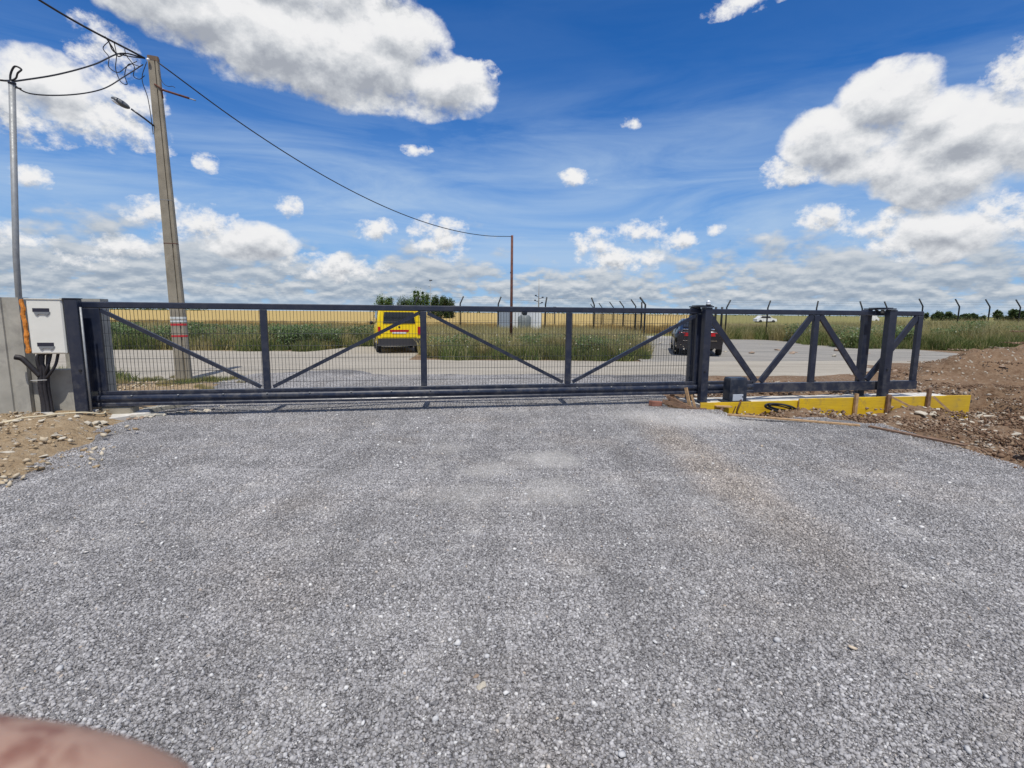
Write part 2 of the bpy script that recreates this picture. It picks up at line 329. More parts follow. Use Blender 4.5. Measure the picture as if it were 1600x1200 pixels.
# ------------------------------------------------------------------ object helpers
def prop(o, label=None, cat=None, group=None, kind=None):
    for k, v in (('label', label), ('category', cat), ('group', group), ('kind', kind)):
        if v: o[k] = v
    return o
def link(name, me, parent=None):
    o = bpy.data.objects.new(name, me); COL.objects.link(o)
    if parent is not None: o.parent = parent
    return o
def thing(name, loc, label, cat, rz=0., group=None):
    o = bpy.data.objects.new(name, None); COL.objects.link(o); o.empty_display_size = .2
    o.location = loc; o.rotation_euler = (0, 0, rz); return prop(o, label, cat, group)
class MB:
    def __init__(s): s.v = []; s.f = []; s.sm = []
    def add(s, vs, fs, smooth=False):
        k = len(s.v); s.v += [tuple(v) for v in vs]; s.f += [tuple(i + k for i in f) for f in fs]; s.sm += [smooth] * len(fs); return s
    def box(s, c, size, rot=None, bev=0.):
        x, y, z = (a / 2 for a in size)
        M = rot.to_3x3() if rot is not None else Matrix.Identity(3); c = Vector(c)
        if bev <= 0 or bev * 2.2 > min(size):
            vs = [(sx * x, sy * y, sz * z) for sx in (-1, 1) for sy in (-1, 1) for sz in (-1, 1)]
            fs = [(0, 1, 3, 2), (4, 6, 7, 5), (0, 4, 5, 1), (2, 3, 7, 6), (0, 2, 6, 4), (1, 5, 7, 3)]
        else:
            bm = bmesh.new(); bmesh.ops.create_cube(bm, size=1.)
            for v in bm.verts: v.co = Vector((v.co.x * size[0], v.co.y * size[1], v.co.z * size[2]))
            bmesh.ops.bevel(bm, geom=bm.edges[:], offset=bev, segments=1, affect='EDGES')
            bm.verts.index_update(); vs = [v.co.copy() for v in bm.verts]; fs = [[v.index for v in f.verts] for f in bm.faces]; bm.free()
        return s.add([c + M @ Vector(v) for v in vs], fs)
    def tube(s, pts, r, n=8, cap=True, smooth=True):
        pts = [Vector(p) for p in pts]; rs = r if isinstance(r, (list, tuple)) else [r] * len(pts)
        vs = []; up = None
        for i, p in enumerate(pts):
            t = (pts[min(i + 1, len(pts) - 1)] - pts[max(i - 1, 0)]).normalized()
            if up is None: up = t.orthogonal().normalized()
            up = (up - t * up.dot(t));
            up = up.normalized() if up.length > 1e-5 else t.orthogonal().normalized()
            w = t.cross(up)
            for k in range(n):
                a = 2 * math.pi * k / n; vs.append(p + (up * math.cos(a) + w * math.sin(a)) * rs[i])
        fs = [(i * n + k, i * n + (k + 1) % n, (i + 1) * n + (k + 1) % n, (i + 1) * n + k) for i in range(len(pts) - 1) for k in range(n)]
        s.add(vs, fs, smooth)
        if cap: s.add(vs[:n], [tuple(range(n))[::-1]]); s.add(vs[-n:], [tuple(range(n))])
        return s
    def bar(s, a, b, w, d, up=(0, 0, 1)):
        a = Vector(a); b = Vector(b); t = (b - a).normalized(); side = t.cross(Vector(up))
        side = side.normalized() if side.length > 1e-4 else Vector((0, 1, 0)); u = side.cross(t)
        vs = [p + side * (i * d / 2) + u * (j * w / 2) for p in (a, b) for i, j in ((-1, -1), (1, -1), (1, 1), (-1, 1))]
        return s.add(vs, [(0, 3, 2, 1), (4, 5, 6, 7), (0, 1, 5, 4), (1, 2, 6, 5), (2, 3, 7, 6), (3, 0, 4, 7)])
    def loft(s, rings, close=True, cap=True, smooth=False):
        n = len(rings[0]); vs = [v for r in rings for v in r]; m = n if close else n - 1
        fs = [(i * n + k, i * n + (k + 1) % n, (i + 1) * n + (k + 1) % n, (i + 1) * n + k) for i in range(len(rings) - 1) for k in range(m)]
        s.add(vs, fs, smooth)
        if cap: s.add(rings[0], [tuple(range(n))[::-1]]); s.add(rings[-1], [tuple(range(n))])
        return s
    def sphere(s, c, r, seg=12, rings=8, sc=(1, 1, 1), half=False):
        c = Vector(c); rr = []
        for i in range(rings + 1):
            th = math.pi * (i / rings) * (.5 if half else 1)
            rr.append([c + Vector((math.sin(th) * math.cos(2 * math.pi * k / seg) * r * sc[0], math.sin(th) * math.sin(2 * math.pi * k / seg) * r * sc[1], math.cos(th) * r * sc[2])) for k in range(seg)])
        return s.loft(rr, smooth=True)
    def build(s, name, m, parent=None, fix=True):
        me = bpy.data.meshes.new(name); me.from_pydata(s.v, [], s.f); me.materials.append(m)
        me.polygons.foreach_set('use_smooth', s.sm)
        if fix:
            bm = bmesh.new(); bm.from_mesh(me); bmesh.ops.remove_doubles(bm, verts=bm.verts, dist=1e-5); bmesh.ops.recalc_face_normals(bm, faces=bm.faces); bm.to_mesh(me); bm.free()
        return link(name, me, parent)
def crom(pts, k=8):
    P = [Vector(p) for p in pts]; P = [P[0] * 2 - P[1]] + P + [P[-1] * 2 - P[-2]]; out = []
    for i in range(1, len(P) - 2):
        for j in range(k):
            t = j / k; a, b, c, d = P[i - 1:i + 3]
            out.append(.5 * ((2 * b) + (c - a) * t + (2 * a - 5 * b + 4 * c - d) * t * t + (3 * b - a - 3 * c + d) * t ** 3))
    out.append(P[-2]); return out
def np_obj(name, V, F, m, parent=None, smooth=False):
    V = np.asarray(V, dtype=np.float32); F = np.asarray(F, dtype=np.int32); me = bpy.data.meshes.new(name)
    me.vertices.add(len(V)); me.vertices.foreach_set('co', V.ravel()); k = F.shape[1]
    me.loops.add(F.size); me.loops.foreach_set('vertex_index', F.ravel())
    me.polygons.add(len(F)); me.polygons.foreach_set('loop_start', np.arange(0, F.size, k, dtype=np.int32)); me.polygons.foreach_set('loop_total', np.full(len(F), k, dtype=np.int32))
    if smooth: me.polygons.foreach_set('use_smooth', np.ones(len(F), dtype=bool))
    me.update(calc_edges=True); me.materials.append(m)
    return link(name, me, parent) if parent is not False else bpy.data.objects.new(name, me)

# gate line frame: s along the gate, off towards the camera
GA = R(10.65); gc, gs = math.cos(GA), math.sin(GA)
def G(s, off=0., z=0.): return Vector((s * gc + off * gs, 8.55 + s * gs - off * gc, z))
def toG(x, y): dx, dy = x, y - 8.55; return dx * gc + dy * gs, dx * gs - dy * gc

# ------------------------------------------------------------------ ground height
def fbm(x, y, sc, oct=4, seed=0.):
    return mnoise.fractal(Vector((x * sc, y * sc, seed)), .9, 2.1, oct)
def sst(a, b, x):
    t = min(1., max(0., (x - a) / (b - a))); return t * t * (3 - 2 * t)
def bumpf(x, y, cx, cy, rx, ry): return math.exp(-((x - cx) / rx) ** 2 - ((y - cy) / ry) ** 2)
def yard_R(y):    # right edge of the crushed stone yard
    if y < 7.7: r = 5.35 + .25 * sst(6.2, 4.6, y)
    elif y < 8.75: r = 5.35 + (2.75 - 5.35) * sst(7.7, 8.75, y)
    elif y < 10.0: r = 2.75 + .2 * (y - 8.75)
    else: r = 3. + 1.6 * sst(11., 13., y)
    return r + .10 * fbm(y, 3.1, 1.6)
def yard_L(y):
    r = -4.25 - .20 * (y - 2.0)
    if y < 4.6: r = -4.8 + .02 * (4.6 - y)
    elif y < 8.2: r = -4.8 - .87 * sst(4.6, 8.2, y)
    else: r = -5.67 - .25 * (y - 8.2)
    return r + .12 * fbm(y, 9.7, 1.4)
def height(x, y):
    z = 0.
    s, o = toG(x, y)
    # dirt right of the yard
    right = sst(0., .5, x - yard_R(y)) if y < 12.5 else sst(9, 10, x) * sst(16.5, 15, y)
    left = sst(0., .35, yard_L(y) - x) * sst(12, 10.5, y)
    rough = max(right, left * .55)
    if rough > 0 and -3 < y < 17:
        z += rough * (.10 * fbm(x, y, .9, 3) + .085 * fbm(x, y, 3.6, 5, 3.) - .02)
    z += left * (.06 + .10 * bumpf(x, y, -6.2, 6.6, 1.3, 1.2))
    # dip in front of the formwork, deeper to the right
    if s > 2.9: z -= sst(3.1, 3.7, s) * (.17 + .32 * sst(6.2, 8.8, s)) * sst(1.95, .6, o) * sst(-.5, -.2, o) * sst(11.5, 10., s)
    # rubble heaps leaning on the formwork
    z += .33 * bumpf(s, o, 7.45, .80, .50, .38) + .17 * bumpf(s, o, 6.75, 1.05, .45, .28) + .085 * bumpf(s, o, 4.75, .85, .55, .25) + .06 * bumpf(s, o, 8.1, .80, .36, .35)
    # lower ground and pit at the far right, fading out
    z -= right * (.16 * sst(5.9, 7.0, x) * sst(9.5, 7.5, y) * sst(3.5, 5.0, y)) + .38 * bumpf(x, y, 6.75, 6.35, .42, .22)
    # long earth heap
    hh = 1.15 * bumpf(x, y, 16.6, 14.3, 3.6, 1.7) + .5 * bumpf(x, y, 12.6, 13.0, 1.9, 1.1) + .30 * bumpf(x, y, 10.8, 10.2, 1.5, .9)
    z += hh * (1 + .55 * fbm(x, y, .8, 5, 7.))
    # gentle rise right of the lot
    z += .35 * sst(19, 30, x) * sst(22, 28, y) * sst(120, 40, y)
    return z
def grid(xs, ys, hf):
    V = np.array([(x, y, hf(x, y)) for y in ys for x in xs], dtype=np.float32); nx, ny = len(xs), len(ys)
    i = np.arange(nx - 1)[None, :] + nx * np.arange(ny - 1)[:, None]
    return V, np.stack([i, i + 1, i + 1 + nx, i + nx], -1).reshape(-1, 4)
def axis(dense_a, dense_b, step, far):
    a = list(np.arange(dense_a, dense_b + 1e-6, step)); d = step
    hi = [a[-1]]; lo = [a[0]]
    while hi[-1] < far: d *= 1.35; hi.append(hi[-1] + d)
    d = step
    while lo[-1] > -far: d *= 1.35; lo.append(lo[-1] - d)
    return lo[:0:-1] + a + hi[1:]
V, F = grid(axis(-10, 14, .075, 3500), axis(3.4, 14, .075, 3500), lambda x, y: height(x, y) - .012)
prop(np_obj('ground', V, F, soil, smooth=True), kind='structure')
def sheet(name, m, ys, Lf, Rf, nx, z, wob=0.):
    V = []
    for y in ys:
        a, b = Lf(y), Rf(y)
        for i in range(nx + 1):
            x = a + (b - a) * i / nx; V.append((x, y, height(x, y) * (1 if 0 < i < nx else .4) + z + (wob * fbm(x, y, 1.2, 3) if 0 < i < nx and wob else 0) - (.02 if i in (0, nx) else 0)))
    i = np.arange(nx)[None, :] + (nx + 1) * np.arange(len(ys) - 1)[:, None]
    return prop(np_obj(name, V, np.stack([i, i + 1, i + nx + 2, i + nx + 1], -1).reshape(-1, 4), m, smooth=True), kind='structure')
sheet('gravel_yard', gravel_base, list(np.arange(-4, 13.9, .06)), yard_L, yard_R, 120, .012)
def sk(y0, x): return y0 + .19 * x
def strip(name, m, x0, x1, ya, yb, z, n=500, ny=10):
    xs = np.linspace(x0, x1, n); V = []
    for x in xs:
        a, b = ya(x), yb(x)
        for j in range(ny + 1):
            y = a + (b - a) * j / ny; V.append((x, y, z - (.03 if j in (0, ny) else 0) + (.35 * sst(19, 30, x) * sst(22, 28, y) if x > 15 else 0)))
    i = np.arange(ny)[None, :] + (ny + 1) * np.arange(n - 1)[:, None]
    return prop(np_obj(name, V, np.stack([i, i + ny + 1, i + ny + 2, i + 1], -1).reshape(-1, 4), m, smooth=True), kind='structure')
road_near = lambda x: (12.9 + .10 * x if x > -3 else 12.6 + .6 * sst(-3, -5, x) - 2.2 * sst(-4.5, -8, x)) + .3 * fbm(x, 1.7, .5) + .12 * fbm(x, 8.8, 2.2)
road_far = lambda x: (17.35 if x > -3.5 else 17.35 + 3.3 * sst(-3.5, -3.9, x) + 3.4 * sst(-3.5, -3.9, x) * sst(-8.2, -7.0, x)) + .02 * x + (1.0 * sst(4, 14, x)) + .2 * fbm(x, 4.4, .6) + .1 * fbm(x, 2.8, 2.5)
strip('road', roadm, -60, 60, road_near, road_far, .022)
lot_l = 4.4
strip('gravel_lot', lotm, lot_l, 19.5, lambda x: road_far(x) - .3, lambda x: 34.2 - sst(16, 19.5, x) * 8.2 - 13.5 * sst(6.8, 5.2, x), .016, 120)
Vw = [(a, y, .42) for y in list(np.linspace(44, 120, 12)) + [200, 400, 900, 2000, 3400] for a in (-1.6 * y - 40, -.5 * y, 0., .345 * y)]
iw = np.arange(3)[None, :] + 4 * np.arange(16)[:, None]
prop(np_obj('wheat_field', Vw, np.stack([iw, iw + 1, iw + 5, iw + 4], -1).reshape(-1, 4), wheatm, smooth=True), kind='structure')
strip('meadow', grassg, -30, 3000, lambda x: 34.6, lambda x: 3400., .03, 60, 30)

# ------------------------------------------------------------------ scatter (one object, instances of a few tiles)
LIB = bpy.data.collections.new('tile_library')
def scatter(name, protos, P, rz, sc, vi, kind='stuff', label=None):
    c = bpy.data.collections.new(name + '_tiles')
    for i, o in enumerate(protos): o.name = '%s_%02d' % (name, i); c.objects.link(o)
    me = bpy.data.meshes.new(name); me.vertices.add(len(P)); me.vertices.foreach_set('co', np.asarray(P, np.float32).ravel())
    for nm, arr, typ in (('rz', rz, 'FLOAT'), ('sc', sc, 'FLOAT'), ('vi', vi, 'INT')):
        a = me.attributes.new(nm, typ, 'POINT'); a.data.foreach_set('value', np.asarray(arr, np.float32 if typ == 'FLOAT' else np.int32))
    me.update(); o = link(name, me)
    ng = bpy.data.node_groups.new(name, 'GeometryNodeTree')
    ng.interface.new_socket('Geometry', in_out='INPUT', socket_type='NodeSocketGeometry'); ng.interface.new_socket('Geometry', in_out='OUTPUT', socket_type='NodeSocketGeometry')
    n = ng.nodes; l = ng.links; a = n.new('NodeGroupInput'); z = n.new('NodeGroupOutput')
    ci = n.new('GeometryNodeCollectionInfo'); ci.inputs['Collection'].default_value = c; ci.inputs['Separate Children'].default_value = True; ci.inputs['Reset Children'].default_value = True
    ip = n.new('GeometryNodeInstanceOnPoints'); ip.inputs['Pick Instance'].default_value = True
    def att(nm, t):
        q = n.new('GeometryNodeInputNamedAttribute'); q.data_type = t; q.inputs['Name'].default_value = nm; return q.outputs['Attribute']
    cx = n.new('ShaderNodeCombineXYZ'); l.new(att('rz', 'FLOAT'), cx.inputs[2]); cs = n.new('ShaderNodeCombineXYZ')
    sca = att('sc', 'FLOAT')
    for k in range(3): l.new(sca, cs.inputs[k])
    e2r = n.new('FunctionNodeEulerToRotation'); l.new(cx.outputs[0], e2r.inputs[0])
    l.new(a.outputs[0], ip.inputs['Points']); l.new(ci.outputs[0], ip.inputs['Instance']); l.new(att('vi', 'INT'), ip.inputs['Instance Index'])
    l.new(e2r.outputs[0], ip.inputs['Rotation']); l.new(cs.outputs[0], ip.inputs['Scale']); l.new(ip.outputs[0], z.inputs[0])
    md = o.modifiers.new('scatter', 'NODES'); md.node_group = ng
    return prop(o, label=label, kind=kind)
ICO = None
def ico():
    global ICO
    if ICO is None:
        bm = bmesh.new(); bmesh.ops.create_icosphere(bm, subdivisions=1, radius=1.); ICO = (np.array([v.co[:] for v in bm.verts]), np.array([[v.index for v in f.verts] for f in bm.faces])); bm.free()
    return ICO
def stones_np(n, half, rmin, rmax, flat=.6, pw=2.2, sink=.2, circ=False):
    iv, jf = ico(); k = len(iv)
    r = rmin + (rmax - rmin) * rng.random(n) ** pw
    c = rng.uniform(-half, half, (n, 3)); c[:, 2] = r * flat * (.5 - sink) + rng.uniform(0, .25, n) * rmin
    V = iv[None] * (1 + rng.uniform(-.42, .42, (n, k, 1)))
    V = V * np.stack([rng.uniform(.75, 1.35, n), rng.uniform(.7, 1.05, n), rng.uniform(.45, .95, n) * flat / .6], -1)[:, None, :]
    a = rng.uniform(0, 6.283, n); t = rng.normal(0, .35, n); u = rng.normal(0, .35, n)
    ca, sa, ct, st, cu, su = np.cos(a), np.sin(a), np.cos(t), np.sin(t), np.cos(u), np.sin(u); z0 = np.zeros(n); o1 = np.ones(n)
    Rz = np.stack([ca, -sa, z0, sa, ca, z0, z0, z0, o1], -1).reshape(n, 3, 3); Rx = np.stack([o1, z0, z0, z0, ct, -st, z0, st, ct], -1).reshape(n, 3, 3); Ry = np.stack([cu, z0, su, z0, o1, z0, -su, z0, cu], -1).reshape(n, 3, 3)
    V = np.einsum('nij,nkj->nki', Rz @ Rx @ Ry, V) * r[:, None, None] + c[:, None, :]
    F = jf[None] + (np.arange(n) * k)[:, None, None]
    return V.reshape(-1, 3), F.reshape(-1, 3)
# crushed stone of the yard: finer tiles near the lens
def tileset(n, cnt, half, *a, m=None, **k): return [np_obj('tile', *stones_np(cnt, half, *a, **k), m, parent=False) for _ in range(n)]
T = .5
near_t = tileset(8, 5200, T / 2 + .01, .0020, .0115, m=stone_grey, pw=4.2)
far_t = tileset(5, 2000, T / 2 + .01, .0028, .0110, m=stone_grey, pw=2.8)
P1, P2 = [], []
for iy in range(int(1.0 / T), int(13 / T)):
    for ix in range(-26, 27):
        x, y = (ix + .5) * T, (iy + .5) * T
        if abs(x) > 1.12 * y + 1.4: continue
        if not (yard_L(y) - .02 < x - .1 and x + .1 < yard_R(y) + .02): continue
        if toG(x, y)[1] < .1 and not (toG(x, y)[0] < 3.0): continue
        (P1 if y < 5.2 else P2).append((x, y, height(x, y) + .012))
for nm, P, protos in (('gravel_near_stones', P1, near_t), ('gravel_far_stones', P2, far_t)):
    scatter(nm, protos, P, rng.integers(0, 4, len(P)) * math.pi / 2, np.ones(len(P)), rng.integers(0, len(protos), len(P)))
# loose pale pebbles lying among the gravel
V, F = stones_np(420, 1., .007, .017, pw=2.)
V = V.reshape(420, -1, 3); q = np.stack([rng.uniform(-4.2, 4.6, 420), 1.3 + 7 * rng.random(420) ** 1.3], -1)
V[:, :, :2] += (q - V[:, :, :2].mean(1))[:, None, :]; V[:, :, 2] += .018
pale = rand_mat('pale_pebble', [(0., (.45, .45, .45)), (.5, (.60, .59, .57)), (.85, (.72, .70, .66)), (.95, (.55, .45, .33)), (1., (.20, .19, .18))], .8)
prop(np_obj('scattered_pebbles', V.reshape(-1, 3), F, pale), kind='stuff')

# rubble stones in the dirt
rubble = rand_mat('rubble_stone', [(0., (.16, .10, .065)), (.4, (.27, .19, .13)), (.7, (.34, .27, .20)), (.92, (.44, .39, .32)), (1., (.56, .52, .46))], .95)
clod = rand_mat('soil_clod', [(0., (.10, .058, .035)), (.5, (.18, .11, .068)), (1., (.29, .21, .14))], .95)
rub_t = tileset(4, 120, .34, .004, .030, m=rubble, pw=3.6, flat=.55); clod_t = tileset(3, 300, .34, .003, .024, m=clod, pw=3.2, flat=.6)
tan_t = tileset(3, 90, .36, .004, .028, m=rand_mat('tan_chip', [(0., (.30, .21, .12)), (.6, (.42, .33, .21)), (1., (.56, .49, .38))], .95), pw=4.0, flat=.5)
P, Z = [], []
for _ in range(2600):
    y = 3.6 + 13 * rng.random() ** 1.4; x = rng.uniform(-9, 17)
    if y > 12.6 and not (x > 9.5 and y < 16): continue
    if yard_L(y) - .12 < x < yard_R(y) + .12 or abs(x) > 1.1 * y + 1.5: continue
    s, o = toG(x, y)
    if s > 3.3 and -.45 < o < .62 and s < 9.6: continue
    if s < -5.8 and -.8 < o < .35: continue
    if y > 11.2 and rng.random() < .75: continue
    P.append((x, y, height(x, y) - .012)); Z.append(rng.integers(7, 10) if x < 0 else (rng.integers(4, 7) if rng.random() < .6 else rng.integers(0, 4)))
scatter('rubble', rub_t + clod_t + tan_t, P, rng.uniform(0, 6.28, len(P)), rng.uniform(.6, 1.6, len(P)), Z)

def rock_mesh(name, seed, m):
    r = random.Random(seed); bm = bmesh.new(); ax = (r.uniform(.9, 1.35), r.uniform(.6, 1.), r.uniform(.30, .62))
    for k in range(16):
        v = Vector((r.gauss(0, 1), r.gauss(0, 1), r.gauss(0, 1))).normalized() * r.uniform(.85, 1.1)
        bm.verts.new((v.x * ax[0], v.y * ax[1], v.z * ax[2]))
    bmesh.ops.convex_hull(bm, input=bm.verts[:])
    bmesh.ops.bevel(bm, geom=bm.edges[:], offset=.05, segments=1, affect='EDGES')
    me = bpy.data.meshes.new(name); bm.to_mesh(me); bm.free(); me.materials.append(m); return me
st_pale = mat('limestone', (.50, .45, .36), .9, var=.2, vscale=9, bump=.6, bscale=30); st_brn = mat('brown_stone', (.30, .22, .16), .92, var=.3, vscale=9, bump=.6, bscale=30)
rocks = {'pale': [rock_mesh('stone', i, st_pale) for i in range(5)], 'brown': [rock_mesh('stone', 20 + i, st_brn) for i in range(4)]}
def put_rock(x, y, size, kind, label, group, zoff=.0):
    o = link('stone', random.choice(rocks[kind])); o.location = (x, y, height(x, y) + size * .06 + zoff); o.scale = (size / 2,) * 3
    o.rotation_euler = (random.uniform(-.3, .3), random.uniform(-.3, .3), random.uniform(0, 6.28)); return prop(o, label, 'stone', group)
GRR = 'pale stones in the dug earth right of the yellow boards'
k = 0
while k < 95:
    x, y = random.uniform(5.9, 11.4), random.uniform(5.4, 10.6); s, o = toG(x, y)
    if s < 9.6 and o < .75 or x < yard_R(y) + .25 or x > 1.02 * y + .3: continue
    put_rock(x, y, random.uniform(.05, .19) if x > 7 else random.uniform(.04, .1), 'pale', 'small pale stone lying in the brown dug earth right of the yellow boards', GRR); k += 1
k = 0
while k < 26:
    x, y = random.uniform(-8., -4.6), random.uniform(4.4, 8.2); s, o = toG(x, y)
    if x > yard_L(y) - .05 or abs(x) > 1.05 * y + .2 or o < .3: continue
    put_rock(x, y, random.uniform(.06, .16), 'pale', 'flat tan stone lying in the dry earth left of the gravel yard', 'tan stones in the dry earth left of the yard'); k += 1
for k in range(12):
    put_rock(random.uniform(9.6, 16), random.uniform(11.2, 13.8), random.uniform(.10, .22), 'brown', 'brown stone or clod resting on the front of the long earth heap', 'stones on the earth heap')
put_rock(9.3, 9.9, .42, 'pale', 'largest pale rubble lump behind the right end of the yellow boards', None, .02)
put_rock(10.0, 9.6, .30, 'pale', 'second pale rubble lump just right of the largest one behind the boards', None)
put_rock(-.12, 1.99, .046, 'pale', 'cream pebble on the grey gravel near the bottom centre, larger of the pair', None, .014)['category'] = 'pebble'
put_rock(-.145, 2.05, .034, 'brown', 'peach coloured pebble touching the cream pebble near the bottom centre', None, .014)['category'] = 'pebble'

# ------------------------------------------------------------------ vegetation
def blades(n, half, h0, h1, w, lean=.35, seed=0):
    q_, t_ = half * 1.25 * np.sqrt(rng.random(n)), rng.uniform(0, 6.283, n); x, y = q_ * np.cos(t_), q_ * np.sin(t_); h = rng.uniform(h0, h1, n) * (1.1 - .45 * (q_ / half / 1.25) ** 2); a = rng.uniform(0, 6.283, n); l = rng.uniform(0, lean, n) * h; ww = w * rng.uniform(.6, 1.2, n)
    dx, dy = np.cos(a), np.sin(a); b = rng.uniform(0, 6.283, n); px, py = np.cos(b) * ww / 2, np.sin(b) * ww / 2
    z0 = np.zeros(n)
    V = np.stack([np.stack([x - px, y - py, z0], -1), np.stack([x + px, y + py, z0], -1), np.stack([x + px * .8 + dx * l * .35, y + py * .8 + dy * l * .35, h * .55], -1), np.stack([x - px * .8 + dx * l * .35, y - py * .8 + dy * l * .35, h * .55], -1), np.stack([x + dx * l, y + dy * l, h], -1)], 1)
    k = (np.arange(n) * 5)[:, None, None]
    F = np.array([[0, 1, 2], [0, 2, 3], [3, 2, 4]])[None] + k
    return V.reshape(-1, 3), F.reshape(-1, 3)
def leaves(n, half, h0, h1, sz, top_bias=1.):
    q_, t_ = half * 1.25 * np.sqrt(rng.random(n)), rng.uniform(0, 6.283, n)
    c = np.stack([q_ * np.cos(t_), q_ * np.sin(t_), h0 + (h1 - h0) * rng.random(n) ** top_bias], -1)
    a = rng.uniform(0, 6.283, n); ti = rng.uniform(-.9, .9, n); s = sz * rng.uniform(.5, 1.25, n)
    d = np.stack([np.cos(a) * np.cos(ti), np.sin(a) * np.cos(ti), np.sin(ti)], -1); e = np.stack([-np.sin(a), np.cos(a), rng.uniform(-.5, .5, n)], -1)
    V = np.stack([c - d * s[:, None], c + e * s[:, None] * .5, c + d * s[:, None], c - e * s[:, None] * .5], 1)
    return V.reshape(-1, 3), (np.array([[0, 1, 2, 3]])[None] + (np.arange(n) * 4)[:, None, None]).reshape(-1, 4)
dry = rand_mat('dry_grass', [(0., (.22, .21, .07)), (.3, (.38, .33, .13)), (.7, (.54, .46, .22)), (1., (.66, .58, .34))], .8, .48, var=.5)
grn = rand_mat('green_grass', [(0., (.09, .14, .036)), (.5, (.18, .22, .07)), (.85, (.33, .32, .13)), (1., (.50, .43, .23))], .75, .48, var=.6)
lef = rand_mat('weed_leaf', [(0., (.06, .11, .035)), (.5, (.13, .20, .07)), (.88, (.23, .29, .14)), (1., (.50, .52, .40))], .6, .45, var=.7)
wht = rand_mat('wheat_stalk', [(0., (.30, .20, .065)), (.5, (.43, .30, .11)), (1., (.52, .40, .17))], .8, .3)
def veg(name, protos, reg, step, sc=(.8, 1.2), cond=None, zf=None):
    x0, x1, y0, y1 = reg; P = []
    y = y0
    while y < y1:
        x = x0
        while x < x1:
            px, py = x + rng.uniform(-.5, .5) * step, y + rng.uniform(-.5, .5) * step
            if cond is None or cond(px, py): P.append((px, py, zf(px, py) if zf else height(px, py) - .02))
            x += step
        y += step
    return scatter(name, protos, P, rng.uniform(0, 6.28, len(P)), rng.uniform(*sc, len(P)), rng.integers(0, len(protos), len(P)))
t_dry = [np_obj('t', *blades(420, .5, .45, 1.2, .022, .75), dry, parent=False) for _ in range(4)]
t_grn = [np_obj('t', *blades(520, .5, .2, .66, .026, .95), grn, parent=False) for _ in range(4)]
t_lef = [np_obj('t', *leaves(560, .5, .05, .95, .065, .8), lef, parent=False) for _ in range(4)]
t_low = [np_obj('t', *blades(420, .5, .08, .32, .022, .8), grn, parent=False) for _ in range(3)]
t_dlow = [np_obj('t', *blades(420, .5, .25, .6, .024, .5), dry, parent=False) for _ in range(3)]
t_wht = [np_obj('t', *blades(420, .6, .45, .72, .03, .25), wht, parent=False) for _ in range(3)]
W1 = lambda x, y: fbm(x, y, .5, 3, 5.)
veg('weed_bank', t_lef, (-22, -4.9, 20.9, 25.5), .6, (.5, 1.12), lambda x, y: y > road_far(x) + .6 and y > 20.9 + .35 * fbm(x, 3, .9) and (W1(x * 1.4, y * 1.4) > -.12))
veg('weed_bank_grass', t_grn, (-24, -4.0, 20.3, 27.), .7, (.6, 1.3), lambda x, y: y > road_far(x) + .2)
veg('brown_verge_grass', t_dlow, (-24, -3.5, 21.0, 33), .6, (1.1, 1.75), lambda x, y: y > road_far(x) + .5 and W1(x, y) > -.05)
veg('verge_front_grass', t_grn, (-3.2, 6.0, 17.2, 21.5), .45, (.45, 1.05), lambda x, y: y > road_far(x) + .3 and x > -3.0 + .5 * W1(y, x) and x < 4.5 + .3 * W1(y, x) + .12 * (y - 17))
veg('verge_tall_grass', t_dry, (-4.6, 6.2, 18.3, 33.5), .62, (.5, .88), lambda x, y: (y > 19.4 or W1(x, y) > -.1) and (x < 4.6 + .14 * (y - 17) if y < 25 else x < 8.2) and not (-7.6 < x < -3.2 and y < 25))
veg('verge_weeds', t_lef, (-2.6, 4.6, 17.9, 22), .7, (.35, .85), lambda x, y: W1(x * 1.6, y * 1.6) > .05)
veg('lot_edge_grass', t_dry, (13.6, 40, 34.5, 42), .9, (.7, 1.05), lambda x, y: True)
veg('lot_edge_green', t_grn, (13.6, 40, 34.4, 37), .7, (.9, 1.7), lambda x, y: W1(x, y) > -.2)
veg('right_verge_grass', t_dry, (17.3, 44, 24.6, 35), .75, (.7, 1.15), lambda x, y: y > 26.6 - .1 * (x - 18) - 1.0 * sst(19, 24, x) and x < 1.35 * y)
veg('right_verge_green', t_grn, (17.0, 40, 23.6, 31), .6, (.8, 1.5), lambda x, y: y > 25.6 - .1 * (x - 18) - 1.2 * sst(19, 24, x) and (y < 26.6 or W1(x, y) > -.1))
veg('right_verge_weeds', t_lef, (17.0, 36, 26, 33), .8, (.7, 1.2), lambda x, y: W1(x * 1.3, y) > .18)
veg('wheat_edge', t_wht, (-60, 14.8, 42, 47), 1.0, (.9, 1.2), None)
veg('pole_foot_grass', t_low, (-8.7, -5.9, 10.6, 11.8), .42, (.25, .5), lambda x, y: x < -6.0 and W1(x * 3, y * 3) > .0)
veg('pole_foot_litter', t_dlow, (-8.9, -5.8, 10.4, 11.9), .45, (.14, .3), lambda x, y: W1(x * 3, y * 3) > -.2)
veg('wall_weeds', t_low, (-11, -8.2, 8.1, 11), .35, (.5, 1.3), lambda x, y: W1(x * 2, y * 2) > -.3)
fl = rand_mat('wild_flower', [(0., (.6, .6, .5)), (1., (.5, .42, .25))], .7, .3)
nF = 500; V, F = leaves(nF, 1., 0, .3, .035)
V = V.reshape(nF, 4, 3); q = np.stack([rng.uniform(-3, 6, nF), 17.6 + 6 * rng.random(nF) ** 1.5, rng.uniform(.3, .85, nF)], -1); V += (q - V.mean(1))[:, None, :]
prop(np_obj('wild_flowers', V.reshape(-1, 3), F, fl), kind='stuff')

